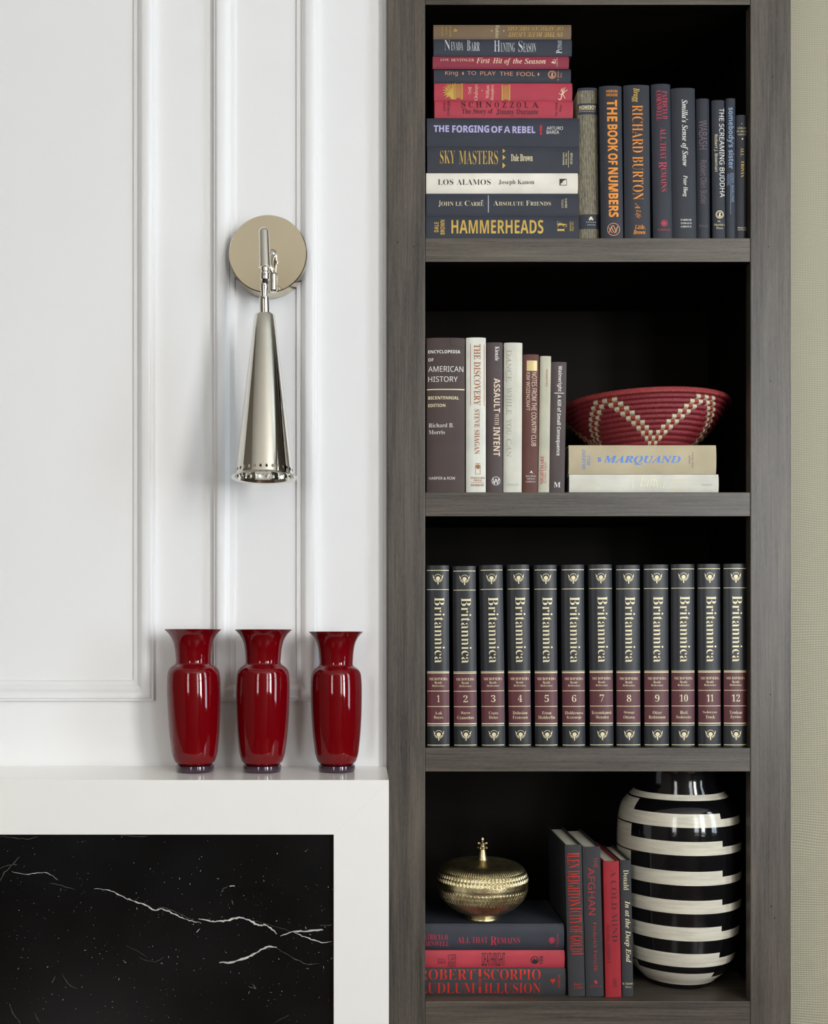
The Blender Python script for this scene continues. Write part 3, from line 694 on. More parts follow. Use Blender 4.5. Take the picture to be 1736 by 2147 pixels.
up(1257.3, 1303.7, 1261.3, 1308.2, 180, 1.712, 'midnight', R3(T('HERON', 'b', 0, 308, 124, 410, 148, 'orange'), T('HOUSE', 'b', 0, 310, 157, 411, 182, 'orange'), T('THE', 'bh', -90, 315, 215, 408, 412, 'orange'), T('BOOK', 'bh', -90, 320, 438, 412, 684, 'orange'), T('OF', 'bh', -90, 324, 702, 412, 806, 'orange'), T('NUMBERS', 'bh', -90, 328, 830, 418, 1282, 'orange'), RING(375, 1393, 58, 5, 'copper'), STROKE([(335, 1420), (368, 1358), (400, 1420)], 7, 'copper'), STROKE([(352, 1366), (385, 1424), (412, 1366)], 7, 'copper'), STROKE([(330, 1375), (362, 1428)], 5, 'copper')),
    'dark navy upright book with heavy orange block capitals', ZU, G)
up(1308, 1362, 1310.5, 1364.5, 178, 1.71, 'midnight', R3(T('Bragg', 'sbi', -90, 540, 106, 610, 236, 'gold'), T('RICHARD BURTON', 's', -90, 546, 262, 644, 1124, 'orange'), T('A', 'si', -90, 572, 1150, 618, 1205, 'orange'), T('Life', 'si', -90, 570, 1216, 626, 1292, 'orange'), T('Little,', 'sbi', 0, 568, 1350, 665, 1396, 'orange'), T('Brown', 'sbi', 0, 554, 1398, 664, 1438, 'orange')),
    'widest upright navy book on the upper shelf, with orange serif capitals', ZU, G)
def scrib(cx, cy, r, c): return [RING(cx, cy, r, r * .28, c), DISC(cx, cy, r * .5, c), SPRAY(cx, cy, 12, 0, PI * 2 * 11 / 12, r, r * 1.18, 3, c)]
up(1365.5, 1406.5, 1371, 1410.8, 176, 1.709, 'midnight', R3(T('PATRICIA D', 's', -90, 818, 134, 866, 388, 'crimson'), T('CORNWELL', 's', -90, 764, 130, 812, 402, 'crimson'), T('ALL', 's', -90, 798, 470, 850, 586, 'crimson'), T('THAT', 's', -90, 800, 602, 852, 756, 'crimson'), T('R', 's', -90, 786, 778, 858, 834, 'crimson'), T('EMAINS', 's', -90, 806, 832, 856, 1050, 'crimson'), *scrib(835, 1337, 27, 'crimson'), T('SCRIBNERS', 's', 0, 775, 1388, 897, 1404, 'crimson')),
    'tallest upright navy book on the upper shelf, with crimson capitals', ZU, G)
up(1407.8, 1457.6, 1411.5, 1461.8, 184.5, 1.712, 'midnight', R3(T("Smilla's Sense of Snow", 'sbi', -90, 984, 212, 1052, 818, 'white'), T('Peter Hoeg', 'sbi', -90, 1000, 902, 1048, 1096, 'white'), STROKE([(1011, 1052), (1037, 1032)], 3, 'white'), T('FARRAR', 'sb', 0, 985, 1298, 1085, 1314, 'white'), T('STRAUS', 'sb', 0, 987, 1329, 1085, 1345, 'white'), T('GIROUX', 'sb', 0, 987, 1360, 1085, 1376, 'white')),
    'broad dark slate upright book with white slanted script', ZU, G)
up(1460, 1488.4, 1462.7, 1489.2, 206.5, 1.712, 'midnight', R3(T('WABASH', 'n', -90, 1152, 402, 1224, 664, 'plum'), T('Robert Olen Butler', 'n', -90, 1164, 764, 1222, 1166, 'plum'), T('Knopf', 'si', 0, 1152, 1346, 1240, 1378, 'plum')), 'thin navy upright book with barely visible dull plum lettering', ZU, G)
up(1492, 1519.8, 1495.4, 1521.2, 210, 1.712, 'midnight', R3(T('THE SCREAMING BUDDHA', 'n', -90, 1338, 290, 1386, 1102, 'white'), T('Robert J. Bowman', 'n', -90, 1290, 530, 1324, 868, 'pale'), *emblem(1341, 1258, 37, 'pale'), T('St.', 's', 0, 1322, 1310, 1352, 1328, 'pale'), T("Martin's", 's', 0, 1290, 1340, 1388, 1360, 'pale'), T('Press', 's', 0, 1310, 1372, 1372, 1390, 'pale')),
    'thin slate upright book with plain white capitals and a pale round emblem', ZU, G, bulge=.002)
up(1521.6, 1543, 1523.3, 1542.6, 206, 1.712, 'midnight', R3(T("somebody's sister", 'b', -90, 1406, 284, 1470, 842, 'sky'), T('DEREK MARLOWE', 'n', -90, 1446, 880, 1470, 1146, 'sky'), T('VIKING', 'n', -90, 1408, 886, 1432, 992, 'sky'), RECT(1438, 880, 1441, 1256, 'sky')), 'narrow upright book with bold sky blue lower case lettering', ZU, G, bulge=.002)
up(1544.4, 1567, 1543, 1565.6, 241, 1.712, 'midnight', R3(T('LOGAN', 's', 0, 1504, 462, 1585, 480, 'pale'), T('PEARSALL', 's', 0, 1498, 492, 1596, 510, 'pale'), T('SMITH', 's', 0, 1506, 522, 1582, 538, 'pale'), DISC(1540, 433, 4, 'pale'), DISC(1547, 570, 7, 'pale'), T('ALL', 's', -90, 1532, 650, 1560, 728, 'gold'), T('TRIVIA', 's', -90, 1534, 768, 1562, 920, 'gold'), T('Harcourt, Brace', 'sbi', 0, 1504, 1370, 1596, 1386, 'pale'), T('and Company', 'sbi', 0, 1506, 1390, 1592, 1404, 'pale')),
    'shortest upright book on the upper shelf, beside the post', ZU, G, bulge=.002)

# ---- second shelf
G = 'upright brown and white books on the second shelf'
Z2 = ZS['second']
up(894, 975.5, 895, 974.5, 708, 1.712, 'brown', R4(T('ENCYCLOPEDIA', 'b', 0, 97, 238, 462, 276, 'white'), T('OF', 'b', 0, 97, 330, 158, 366, 'white'), T('AMERICAN', 'n', 0, 97, 422, 497, 486, 'white'), T('HISTORY', 'n', 0, 97, 538, 432, 600, 'white'), RECT(72, 680, 520, 692, 'pale'), T('BICENTENNIAL', 'b', 0, 97, 764, 446, 800, 'pale'), T('EDITION', 'b', 0, 97, 850, 292, 886, 'pale'),
    T('Richard', 's', 0, 103, 1070, 312, 1118, 'white'), T('B.', 's', 0, 334, 1070, 386, 1118, 'white'), T('Morris', 's', 0, 103, 1148, 286, 1196, 'white'), T('HARPER & ROW', 'n', 0, 107, 1680, 404, 1713, 'white'), STROKE([(345, 95), (350, 160), (375, 190), (440, 195), (490, 215)], 4, 'ink')), 'very thick brown book with white lines of text and one gold rule', Z2, G, lean=0, depth=.165, bulge=.0035)
up(977.4, 1019.5, 977.8, 1018.8, 707.5, 1.712, 'ivory', R4(T('THE DISCOVERY', 'sb', -90, 616, 172, 692, 868, 'rust'), T('STEVE SHAGAN', 'sb', -90, 622, 912, 682, 1422, 'rust'), RECT(576, 165, 581, 870, 'rust'), RECT(733, 172, 738, 872, 'rust'), RECT(633, 1540, 637, 1652, 'rust'), RECT(686, 1540, 690, 1652, 'rust'), RECT(633, 1648, 690, 1652, 'rust'), RECT(636, 1526, 688, 1532, 'rust'), DISC(662, 1565, 24, 'rust'),
    POLY([(642, 1545), (682, 1545), (672, 1592), (652, 1592)], 'rust'), T('PERIGORD', 'sb', 0, 580, 1682, 738, 1703, 'rust'), T('PRESS', 'sb', 0, 612, 1711, 704, 1732, 'rust'), RECT(578, 1744, 734, 1748, 'rust'), T('MORROW', 'sb', 0, 580, 1762, 734, 1788, 'rust')), 'white book with bold rust brown capitals beside the thick brown one', Z2, G, lean=0)
up(1020.8, 1054.6, 1021, 1054.2, 717.8, 1.712, 'mauve', R4(T('Kienzle', 'sb', -90, 856, 198, 904, 360, 'white'), T('ASSAULT', 'b', -90, 842, 560, 914, 946, 'peach'), T('WITH', 's', -90, 850, 960, 900, 1092, 'peach'), T('INTENT', 'b', -90, 838, 1112, 912, 1446, 'peach'), RING(867, 1727, 50, 6, 'white'), STROKE([(835, 1700), (850, 1760), (866, 1700), (884, 1760), (900, 1700)], 8, 'white'), STROKE([(825, 1745), (867, 1727), (908, 1708)], 5, 'white')),
    'brown-mauve book with peach white capitals and a round white emblem', Z2, G, lean=0)
up(1056, 1096, 1056.5, 1093.5, 718.3, 1.712, 'oldwhite', R4(T('DANCE', 'su', -90, 986, 235, 1044, 596, 'grey'), T('WHILE', 'su', -90, 986, 664, 1044, 972, 'grey'), T('YOU', 'su', -90, 986, 1020, 1044, 1206, 'grey'), T('CAN', 'su', -90, 986, 1250, 1044, 1456, 'grey'), T('Shirley MacLaine', 'si', -90, 1080, 235, 1136, 880, 'faint'), STROKE([(1088, 935), (1108, 975), (1095, 1030), (1100, 1085)], 4, 'faint'), RING(1058, 1700, 22, 6, 'faint'), T('BANTAM', 's', 0, 1002, 1760, 1128, 1782, 'grey')), 'off-white book with faint grey and cream lettering', Z2, G, lean=1.5)
up(1096.8, 1130.2, 1095.2, 1128.2, 743, 1.712, 'russet', R4(RECT(1217, 358, 1337, 476, 'goldpatch'), T('NOTES FROM THE COUNTRY CLUB', 'n', -90, 1272, 492, 1328, 1332, 'peach'), T('KIM WOZENCRAFT', 'n', -90, 1212, 492, 1254, 926, 'peach'), POLY([(1248, 1640), (1270, 1608), (1290, 1648), (1268, 1632)], 'white'), T('HOUGHTON', 's', 0, 1205, 1664, 1322, 1682, 'white'), T('MIFFLIN', 's', 0, 1218, 1695, 1314, 1712, 'white'), T('COMPANY', 's', 0, 1208, 1727, 1318, 1745, 'white')),
    'russet brown book with a small gold square near the top', Z2, G, lean=2.2)
up(1132.2, 1156.4, 1129.4, 1151, 746.5, 1.712, 'sage', R4(T('Nelson Doubleday', 's', 90, 1432, 452, 1462, 655, 'darkred'), T('NIGHTMARE', 'sb', 90, 1374, 1440, 1410, 1765, 'darkred'), T('Lesley Egan', 'si', 90, 1412, 1512, 1444, 1752, 'darkred')), 'thin sage green-white book with small red lettering', Z2, G, lean=4.2, bulge=.002)
up(1157.6, 1189, 1152, 1184, 759, 1.712, 'mauve', R4(T('Wainwright', 'b', -90, 1562, 418, 1620, 712, 'white'), RECT(1530, 725, 1642, 733, 'white'), T('A Kill of Small Consequence', 'b', -90, 1548, 750, 1606, 1440, 'white'), T('M', 'sb', 0, 1526, 1742, 1600, 1800, 'white')), 'mauve brown book leaning beside the basket, with white lettering', Z2, G, lean=4.6, bulge=.002)
G = 'flat pale books under the woven bowl'
stack(1193.5, 1507, 994.2, 1032, 1.716, 'bone', R5(T('Lilly', 'si', 0, 700, 868, 882, 978, 'faint'), T('Peter Feibleman', 's', 0, 150, 912, 372, 940, 'faint'), STROKE([(650, 880), (635, 910), (648, 970)], 6, 'faint'), STROKE([(905, 885), (920, 910), (908, 970)], 6, 'faint'), T('Reminiscences', 'si', 0, 975, 880, 1140, 904, 'faint'), T('of', 'si', 0, 985, 908, 1010, 925, 'faint'), T('Lillian', 'si', 0, 985, 932, 1055, 952, 'faint'), T('Hellman', 'si', 0, 985, 960, 1075, 982, 'faint'), T('MORROW', 's', 0, 1240, 930, 1332, 944, 'grey')),
    'white book lying under the beige linen one, below the woven bowl', rest=Z2, depth=.162, group=G)
ZB_TOP = P(0, 933.2, 1.716).z
stack(1192.5, 1502, 933, 993.8, 1.716, 'linen', R5(T('MARQUAND', 'sbi', 0, 395, 684, 1062, 762, 'blue'), T('MILLICENT', 'si', 90, 210, 630, 238, 808, 'blue'), T('BELL', 'si', 90, 250, 680, 276, 768, 'blue'), STROKE([(345, 738), (370, 720), (345, 705), (372, 700)], 6, 'blue'), RING(360, 722, 14, 5, 'blue'), T('Atlantic', 's', 90, 1128, 680, 1146, 760, 'plum'), T('Little, Brown', 's', 90, 1156, 655, 1174, 792, 'plum')),
    'beige linen book with blue slanted capitals directly under the woven bowl', depth=.162, group=G)

# ---- the encyclopedia on the third shelf
G = 'encyclopedia volumes filling the third shelf'
Z3 = ZS['third']
VOLS = [(893.4, 942, 896.5, 942.8), (948, 998.6, 953.4, 1000.5), (1004.8, 1054.6, 1011, 1060.4), (1062.5, 1110.6, 1068, 1115), (1119, 1168.7, 1123.7, 1170.2), (1176.6, 1226, 1180.8, 1228), (1233.5, 1284.7, 1239, 1287.2), (1291.5, 1343.4, 1294.7, 1343.8), (1350, 1403, 1353.2, 1403.5), (1407.7, 1457.5, 1409.7, 1457.9), (1463.5, 1512, 1465.8, 1513), (1518.2, 1566.6, 1519.2, 1566.8)]
NAMES = [('A-ak', 'Bayes'), ('Bayeu', 'Ceanothus'), ('Ceara', 'Deluc'), ('Delusion', 'Frenssen'), ('Freon', 'Holderlin'), ('Holderness', 'Krasnoje'), ('Krasnokamsk', 'Menadra'), ('Menage', 'Ottawa'), ('Otter', 'Rethimnon'), ('Reti', 'Solovets'), ('Solovyov', 'Truck'), ('Trudeau', 'Zywiec')]
WORDS = 'one two three four five six seven eight nine ten eleven twelve'.split()
YT = [75, 82, 72, 68, 70, 68, 66, 70, 66, 62, 60, 58]          # tops of the spines in the enlarged views
for i, (a, b2, c, d) in enumerate(VOLS):
    wd = ((b2 - a) + (d - c)) / 2; cx = (a + b2 + c + d) / 4; lean = ((a - c) + (b2 - d)) / 2
    yt = 1170 + YT[i] / 4.822; k = 4.822; dy = (YT[i] - 75)
    V = Z(cx, 1170, k); hw = wd * k / 2 - .5
    def sh(y): return dy * (1922 - y) / 1847 + (y - 75) / 1847 * 0 + y - (2.5 if i > 5 else 0)
    def off(y): return -lean * k * ((y - 998) / 1847)          # the spine's axis drifts with the lean
    def LN(y0, y1, col='pale'): return RECT(-hw, sh(y0), hw, sh(y1), col)
    def CT(s, st, y0, y1, half, col='pale'): o2 = off((y0 + y1) / 2); return T(s, st, 0, o2 - half, sh(y0), o2 + half, sh(y1), col)
    nm = NAMES[i]
    ms = [LN(1166, 1672, 'wine'), LN(121, 128), LN(315, 321), LN(1145, 1150), LN(1156, 1166), LN(1342, 1348), LN(1498, 1504), LN(1670, 1681), LN(1692, 1697), LN(1888, 1895)]
    for y in (212, 1790): ms += thistle(off(y) + 2, sh(y), 108, 'pale')
    o2 = off(730)
    ms += [T('Britannica', 's', -90, o2 - 36, sh(396), o2 + 66, sh(1060), 'pale'), CT('MICROPÆDIA', 's', 1209, 1236, 94), CT('Ready', 's', 1247, 1278, 38), CT('Reference', 's', 1281, 1301, 61)]
    num = str(i + 1); hw2 = {1: 22, 2: 42}[len(num)]
    ms += [CT(num, 's', 1386, 1456, 14 if num == '1' else (hw2 if num != '11' else 34)), CT(nm[0], 's', 1550, 1582, 9.2 * len(nm[0])), CT(nm[1], 's', 1596, 1632 if set(nm[1]) & set('yj') else 1627, 9.4 * len(nm[1]))]
    book('V', (c + d - wd) / 2, (c + d + wd) / 2, yt, 1567, 1.712, .205, 'black', V(*ms), 'black encyclopedia volume numbered %s on its dark red band' % WORDS[i], G, lean=lean, rest=Z3, bulge=.0045, name='encyclopedia_volume')

# ---- bottom shelf
G = 'flat books under the brass box'
Z4 = ZS['bottom']; DK = 1.7285
x_l = 866
stack(x_l + 2, 1186, 2030.5, 2087, DK, 'charcoal', R8(T('ROBERT', 's', 0, -10, 1390, 458, 1476, 'red'), T('LUDLUM', 's', 0, -2, 1502, 458, 1590, 'red'), T('SCORPIO', 's', 0, 530, 1390, 1000, 1476, 'red'), T('ILLUSION', 's', 0, 535, 1502, 1000, 1588, 'red'), RECT(487, 1390, 507, 1450, 'red'), T('THE', 'sb', 90, 487, 1458, 508, 1522, 'red'), RECT(487, 1530, 507, 1588, 'red'),
    DISC(1092, 1480, 11, 'red'), DISC(1110, 1478, 11, 'red'), POLY([(1083, 1486), (1120, 1482), (1098, 1508)], 'red'), T('BANTAM', 'sb', 90, 1144, 1435, 1160, 1540, 'red')), 'charcoal book at the bottom of the low stack with big shiny red capitals', rest=Z4, group=G, depth=.158)
stack(x_l - 2, 1184, 1993, 2030.2, DK, 'coral', R8(T('DEV', 's', 90, 148, 1297, 216, 1346, 'black'), T('STRYKER', 's', 90, 232, 1263, 302, 1370, 'black'), T('DEATHRIGHT', 'n', 0, 515, 1252, 706, 1362, 'black'), RING(952, 1313, 34, 7, 'black', ry=32), POLY([(925, 1330), (945, 1296), (958, 1312), (966, 1300), (980, 1330), (960, 1342), (940, 1342)], 'black'), T('TOR', 'b', 90, 993, 1278, 1020, 1348, 'black')),
    'red book with narrow black lettering in the middle of the low stack', group=G, depth=.155)
stack(x_l, 1183, 1938, 1992.7, DK, 'slate', R8(T('PATRICIA D', 's', 0, 12, 1100, 232, 1146, 'crimson'), T('CORNWELL', 's', 0, 2, 1155, 243, 1200, 'crimson'), T('ALL', 's', 0, 312, 1122, 418, 1172, 'crimson'), T('THAT', 's', 0, 432, 1122, 562, 1172, 'crimson'), T('R', 's', 0, 585, 1120, 640, 1190, 'crimson'), T('EMAINS', 's', 0, 640, 1126, 828, 1176, 'crimson'), *scrib(1092, 1150, 24, 'crimson'), T('SCRIBNERS', 's', 90, 1134, 1092, 1148, 1208, 'crimson')),
    'dark slate book with crimson capitals directly under the brass box', group=G, depth=.158, bulge=.0045)
Z_BOXREST = P(0, 1938.12, DK).z
G = 'upright black and red books on the bottom shelf'
def low(xt0, xt1, xb0, xb1, yt, D, cover, marks, label, bulge=.0018, depth=.158):
    return up(xt0, xt1, xb0, xb1, yt, D, cover, marks, label, Z4, G, depth=depth, bulge=bulge)
low(1184.5, 1219.5, 1192.3, 1227.6, 1772, 1.7225, 'charcoal', R8(T('LEN DEIGHTON', 's', -90, 1222, 446, 1326, 868, 'red'), RECT(1222, 430, 1322, 440, 'red'), RECT(1238, 884, 1340, 892, 'red'), T('CITY OF GOLD', 's', -90, 1240, 906, 1344, 1246, 'red'), RECT(1254, 1258, 1352, 1266, 'red'), T('Harper', 's', 0, 1274, 1502, 1340, 1526, 'red'), T('Collins', 's', 0, 1276, 1530, 1350, 1548, 'red')), 'tallest upright charcoal book on the bottom shelf with stretched red capitals')
low(1221, 1259, 1229.6, 1266.6, 1776, 1.7225, 'charcoal', R8(T('THE', 'n', -90, 1437, 465, 1470, 548, 'darkred'), T('AFGHAN', 'n', -90, 1392, 550, 1450, 940, 'darkred'), T('Frederick Forsyth', 's', -90, 1428, 1000, 1468, 1402, 'darkred'), DISC(1455, 1492, 12, 'crimson'), DISC(1462, 1504, 8, 'crimson'), T('PUTNAM', 's', 0, 1410, 1524, 1506, 1538, 'darkred')), 'charcoal upright book with thin dull red letters, beside the bright red one')
low(1265, 1298.3, 1270.4, 1303.4, 1806, 1.7195, 'scarlet', R8(T('A COLD MIND', 's', -90, 1586, 570, 1632, 1162, 'maroon'), T('DAVID L. LINDSEY', 's', -90, 1547, 1020, 1577, 1342, 'maroon'), T('HARPER', 's', -90, 1612, 1462, 1628, 1540, 'maroon'), T('& ROW', 's', -90, 1596, 1470, 1608, 1540, 'maroon')), 'bright red upright book on the bottom shelf with dark serif capitals')
low(1299.8, 1323, 1305, 1328.6, 1804, 1.7225, 'charcoal', R9(T('Donald', 's', -90, 676, 810, 716, 962, 'pale'), T('In at the Deep End', 'sbi', -90, 682, 1044, 732, 1512, 'pale'), T("St. Martin's", 's', 0, 670, 1662, 752, 1680, 'pale'), T('Press', 's', 0, 692, 1690, 738, 1704, 'pale')), 'thin charcoal book with pale gold slanted lettering beside the striped vase', bulge=.0015, depth=.128)

# ------------------------------------------------------------------ woven bowl on the pale books
DBW = 1.842
kb = F / DBW / 4.133 * 1.0
BW = P(1170 + 752 / 4.133, 0, DBW)
RB = 176 * DBW / F
z_b = ZB_TOP + .0004
h_b = P(0, 853, DBW).z - z_b                       # centre of the rim above the books
bowl = thing('woven_bowl', 'red coiled basket bowl with white stepped zigzag pattern on the second shelf', 'basket', (BW.x, DBW, z_b))
NC, SUB = 100, 6; seg = NC * SUB
ROWS = 11
prof = [(0.0, 0.0)]; rowof = [-1]
pb = [(0.0, 0.36), (0.12, 0.53), (0.3, 0.67), (0.5, 0.79), (0.7, 0.885), (0.86, 0.95), (1.0, 1.0)]      # height share, radius share
coil = []
n_b = ROWS + 1
for i in range(n_b):
    t = i / n_b; t2 = (i + 1) / n_b
    for q in range(6):
        s = t + (t2 - t) * q / 6; r_ = RB * interp(pb, s) * .985
        b_ = math.sin(PI * (q + .0) / 6) * (.0034 if i < n_b - 1 else .0055) - .0012
        prof.append((r_ + b_ * .85, h_b * s - b_ * .4)); rowof.append(ROWS - i)
prof.append((RB * .985, h_b)); rowof.append(0)
n_out = len(prof)
for q in range(1, 5): prof.append((RB * .985 - .0042 * (1 - math.cos(PI * q / 4)) , h_b + .0036 * math.sin(PI * q / 4))); rowof.append(0)
for s in [.9, .75, .6, .45, .3, .15, .06]:
    prof.append((RB * interp(pb, s) * .985 - .009, h_b * s + .003)); rowof.append(99)
prof.append((0, .008)); rowof.append(99)
ph0 = 29.0
def bface(i, j):
    r_ = rowof[min(i, len(rowof) - 1)] if i else -1
    if r_ == 99 or r_ == -1: return 0
    if r_ == 0: return 3
    cell = int(j // SUB - round(ph0 / 3.6)) % 20
    kk = cell if cell <= 10 else cell - 20
    d = abs(kk) - r_
    if d in (-1, 1): return 1
    return 2 if d == 0 else 0
def straw(name, c0, c1, rough=.55):
    m = bpy.data.materials.new(name); m.use_nodes = True; nt = m.node_tree; b = nt.nodes['Principled BSDF']; N, L = nt.nodes.new, nt.links.new
    tc = N('ShaderNodeTexCoord'); sx = N('ShaderNodeSeparateXYZ'); L(tc.outputs['Object'], sx.inputs[0])
    at = N('ShaderNodeMath'); at.operation = 'ARCTAN2'; L(sx.outputs[0], at.inputs[0]); L(sx.outputs[1], at.inputs[1])
    cmb = N('ShaderNodeCombineXYZ'); mu = N('ShaderNodeMath'); mu.operation = 'MULTIPLY'; mu.inputs[1].default_value = 62; L(at.outputs[0], mu.inputs[0]); L(mu.outputs[0], cmb.inputs[0])
    mz = N('ShaderNodeMath'); mz.operation = 'MULTIPLY'; mz.inputs[1].default_value = 110; L(sx.outputs[2], mz.inputs[0]); L(mz.outputs[0], cmb.inputs[2])
    n = N('ShaderNodeTexNoise'); n.inputs['Scale'].default_value = 1.6; n.inputs['Detail'].default_value = 3; L(cmb.outputs[0], n.inputs['Vector'])
    r = N('ShaderNodeValToRGB'); r.color_ramp.elements[0].position = .32; r.color_ramp.elements[1].position = .72; r.color_ramp.elements[0].color = (*lin(c0), 1); r.color_ramp.elements[1].color = (*lin(c1), 1)
    L(n.outputs[0], r.inputs[0]); L(r.outputs[0], b.inputs['Base Color']); b.inputs['Roughness'].default_value = rough
    bp = N('ShaderNodeBump'); bp.inputs['Strength'].default_value = .8; bp.inputs['Distance'].default_value = .0012; L(n.outputs[0], bp.inputs['Height']); L(bp.outputs[0], b.inputs['Normal'])
    return m
bm = bmesh.new()
lathe(bm, prof, seg, face=bface, disp=lambda i, a: .00035 * math.sin(a * 300) if 0 < i < n_out + 3 else 0)
o = bm_obj('coiled_shell', bm, [straw('red_straw', (104, 24, 34), (168, 52, 62)), straw('pale_straw', (196, 188, 156), (236, 228, 200)), straw('bright_red_straw', (140, 38, 34), (186, 74, 62)), straw('rim_straw', (122, 32, 38), (178, 68, 66))], bowl, smooth=False)
for p in o.data.polygons: p.use_smooth = True
bowl.rotation_euler = (0, math.radians(-1.0), 0)

# ------------------------------------------------------------------ lidded brass box on the low stack
DX = 1.765
c = P(1011.5, 1934, DX); kx = DX / F / 3.945          # metres per unit of the enlarged view
br = thing('brass_box', 'round engraved brass lidded box with a cross shaped finial', 'box', (c.x, DX, Z_BOXREST + .0005))
def bz(y): return (968 - y) * kx * 1.01
SEG = 888
def U_row(a, s, n, deep):
    """a row of little arches: a = angle, s = 0..1 up the row"""
    x = (a * n / (2 * PI)) % 1.0 - .5
    rr = math.hypot(x * 1.15, max(0, s - .45) * .9) if s > .45 else abs(x * 1.15)
    return deep * (math.exp(-((rr - .42) / .11) ** 2) + .8 * math.exp(-(rr / .16) ** 2) * (1 if .2 < s < .75 else 0))
def fluted(a, n, deep): return deep * (0.5 + 0.5 * math.cos(a * n))
base_tab = [(970, 140), (962, 147), (946, 145), (936, 138), (926, 152), (910, 190), (890, 232), (865, 272), (835, 306), (800, 336), (765, 354), (735, 364), (712, 369), (690, 371)]
lid_tab = [(688, 372), (680, 374), (660, 374), (640, 373), (615, 367), (590, 358), (565, 344), (545, 326), (528, 300), (514, 265), (504, 220), (498, 170), (494, 120), (491, 80), (489, 50)]
def dense(tab, n):
    pts = spline([(r_, y, 0) for y, r_ in tab], n); return [(p.x, p.y) for p in pts]
bprof = dense(base_tab, 9); lprof = dense(lid_tab, 9)
def bdisp(i, a):
    y = bprof[min(i - 1, len(bprof) - 1)][1] if i else 968
    if 706 <= y <= 738: return U_row(a, (738 - y) / 32, 74, .0008)
    if 738 < y <= 770: return U_row(a + .04, (770 - y) / 32, 74, .0008)
    if 770 < y <= 806: return U_row(a, (806 - y) / 36, 74, .0008)
    return 0
def ldisp(i, a):
    y = lprof[min(i, len(lprof) - 1)][1]
    if 606 <= y <= 644: return U_row(a, (644 - y) / 38, 74, .0010)
    if 574 <= y < 604: return U_row(a, (604 - y) / 30, 74, .0009)
    if 568 <= y < 574: return .0008
    if 520 <= y < 566: return fluted(a, 111, .0009)
    if 505 <= y < 516: return U_row(a, (516 - y) / 11, 74, .0008)
    if 496 <= y < 503: return fluted(a, 48, .0006)
    return 0
bm = bmesh.new(); lathe(bm, [(0, 0)] + [(r_ * kx, bz(y)) for r_, y in bprof] + [(360 * kx, bz(691)), (0, bz(705))], SEG, disp=bdisp)
bm_obj('box_base', bm, BRASS, br, smooth=True)
bm = bmesh.new(); lathe(bm, [(0, bz(687))] + [(r_ * kx, bz(y)) for r_, y in lprof] + [(0, bz(488))], SEG, disp=lambda i, a: ldisp(i - 1, a) if i else 0)
lid = bm_obj('lid', bm, BRASS, br, smooth=True)
bm = bmesh.new()
fin = [(0, 492), (43, 492), (44, 485), (40, 476), (33, 440), (26, 404), (30, 400), (40, 397), (44, 391), (38, 384), (26, 380), (22, 372), (25, 362), (20, 350), (9, 342), (7, 336), (14, 330), (15, 320), (9, 308), (0, 304)]
lathe(bm, [(r_ * kx, bz(y)) for r_, y in fin], 40)
for k2 in range(4):
    a = k2 * PI / 2
    d = Vector((math.cos(a), math.sin(a), 0)); cc = Vector((0, 0, bz(354)))
    tube(bm, cc + d * 12 * kx, cc + d * 30 * kx, 8 * kx, 7 * kx, 12)
    bmesh.ops.create_uvsphere(bm, u_segments=14, v_segments=10, radius=12 * kx, matrix=Matrix.Translation(cc + d * 33 * kx))
for k2 in range(8):
    a = k2 * PI / 4 + .2; bmesh.ops.create_uvsphere(bm, u_segments=12, v_segments=8, radius=11 * kx, matrix=Matrix.Translation((36 * kx * math.cos(a), 36 * kx * math.sin(a), bz(390))))
bm_obj('finial', bm, BRASS, lid, smooth=True)

# ------------------------------------------------------------------ black and white striped vase
DV = 1.812
kv = DV / F / 3.617
c = P(1120 + 1093 / 3.617, 0, DV)
ZV = Z4 + .0004
def front_z(Y, r): return P(0, 1600 + Y / 3.617, DV - r).z - ZV
def side_z(Y): return P(0, 1600 + Y / 3.617, DV).z - ZV
sil = [(1641, 244), (1632, 252), (1610, 264), (1580, 292), (1545, 330), (1490, 372), (1450, 394), (1350, 424), (1250, 436), (1100, 448), (900, 453), (700, 455), (560, 455), (430, 448), (350, 434), (300, 415), (255, 378), (225, 350), (195, 325), (165, 308), (120, 300), (70, 299), (42, 300), (26, 305)]
sp = [(p.x, p.y) for p in spline([(r_, y, 0) for y, r_ in sil], 8)]
vz = []                                             # (z, r)
for r_, y in sp: vz.append((side_z(y), r_ * kv))
z_foot = vz[0][0]
vz = [((z - z_foot), r_) for z, r_ in vz]
z_top = vz[-1][0]
def rad(z): return interp(vz, z)
# stripe edges down the front of the vase (rows of the enlarged view at the vase's near side), and the lower edges beyond the step
BL_F = [(-60, 200), (295, 396), (500, 606), (712, 832), (940, 1052), (1155, 1256), (1360, 1456), (1558, 1606), (1690, 1740)]
BL_R = [(-60, 245), (295, 440), (500, 652), (712, 880), (940, 1095), (1155, 1296), (1360, 1496), (1558, 1640), (1690, 1740)]
def to_z(Y):
    z = .1
    for _ in range(12): z = front_z(Y, rad(z)) - z_foot
    return z
BF = [(to_z(b2), to_z(a)) for a, b2 in BL_F]; BR = [(to_z(b2), to_z(a)) for a, b2 in BL_R]
cuts = sorted({round(v, 5) for q in BF + BR for v in q if 0 < v < z_top} | {round(z_top * i / 110, 5) for i in range(111)} | {round(b2 - .0022, 5) for a, b2 in BF[:8] if b2 < z_top})
prof = [(0, 0)] + [(rad(z), z) for z in cuts] + [(rad(z_top) - .006, z_top), (rad(z_top) - .007, z_top - .012), (rad(z_top * .8) - .008, z_top * .8), (rad(z_top * .5) - .008, z_top * .5), (0, .02)]
SG = 180
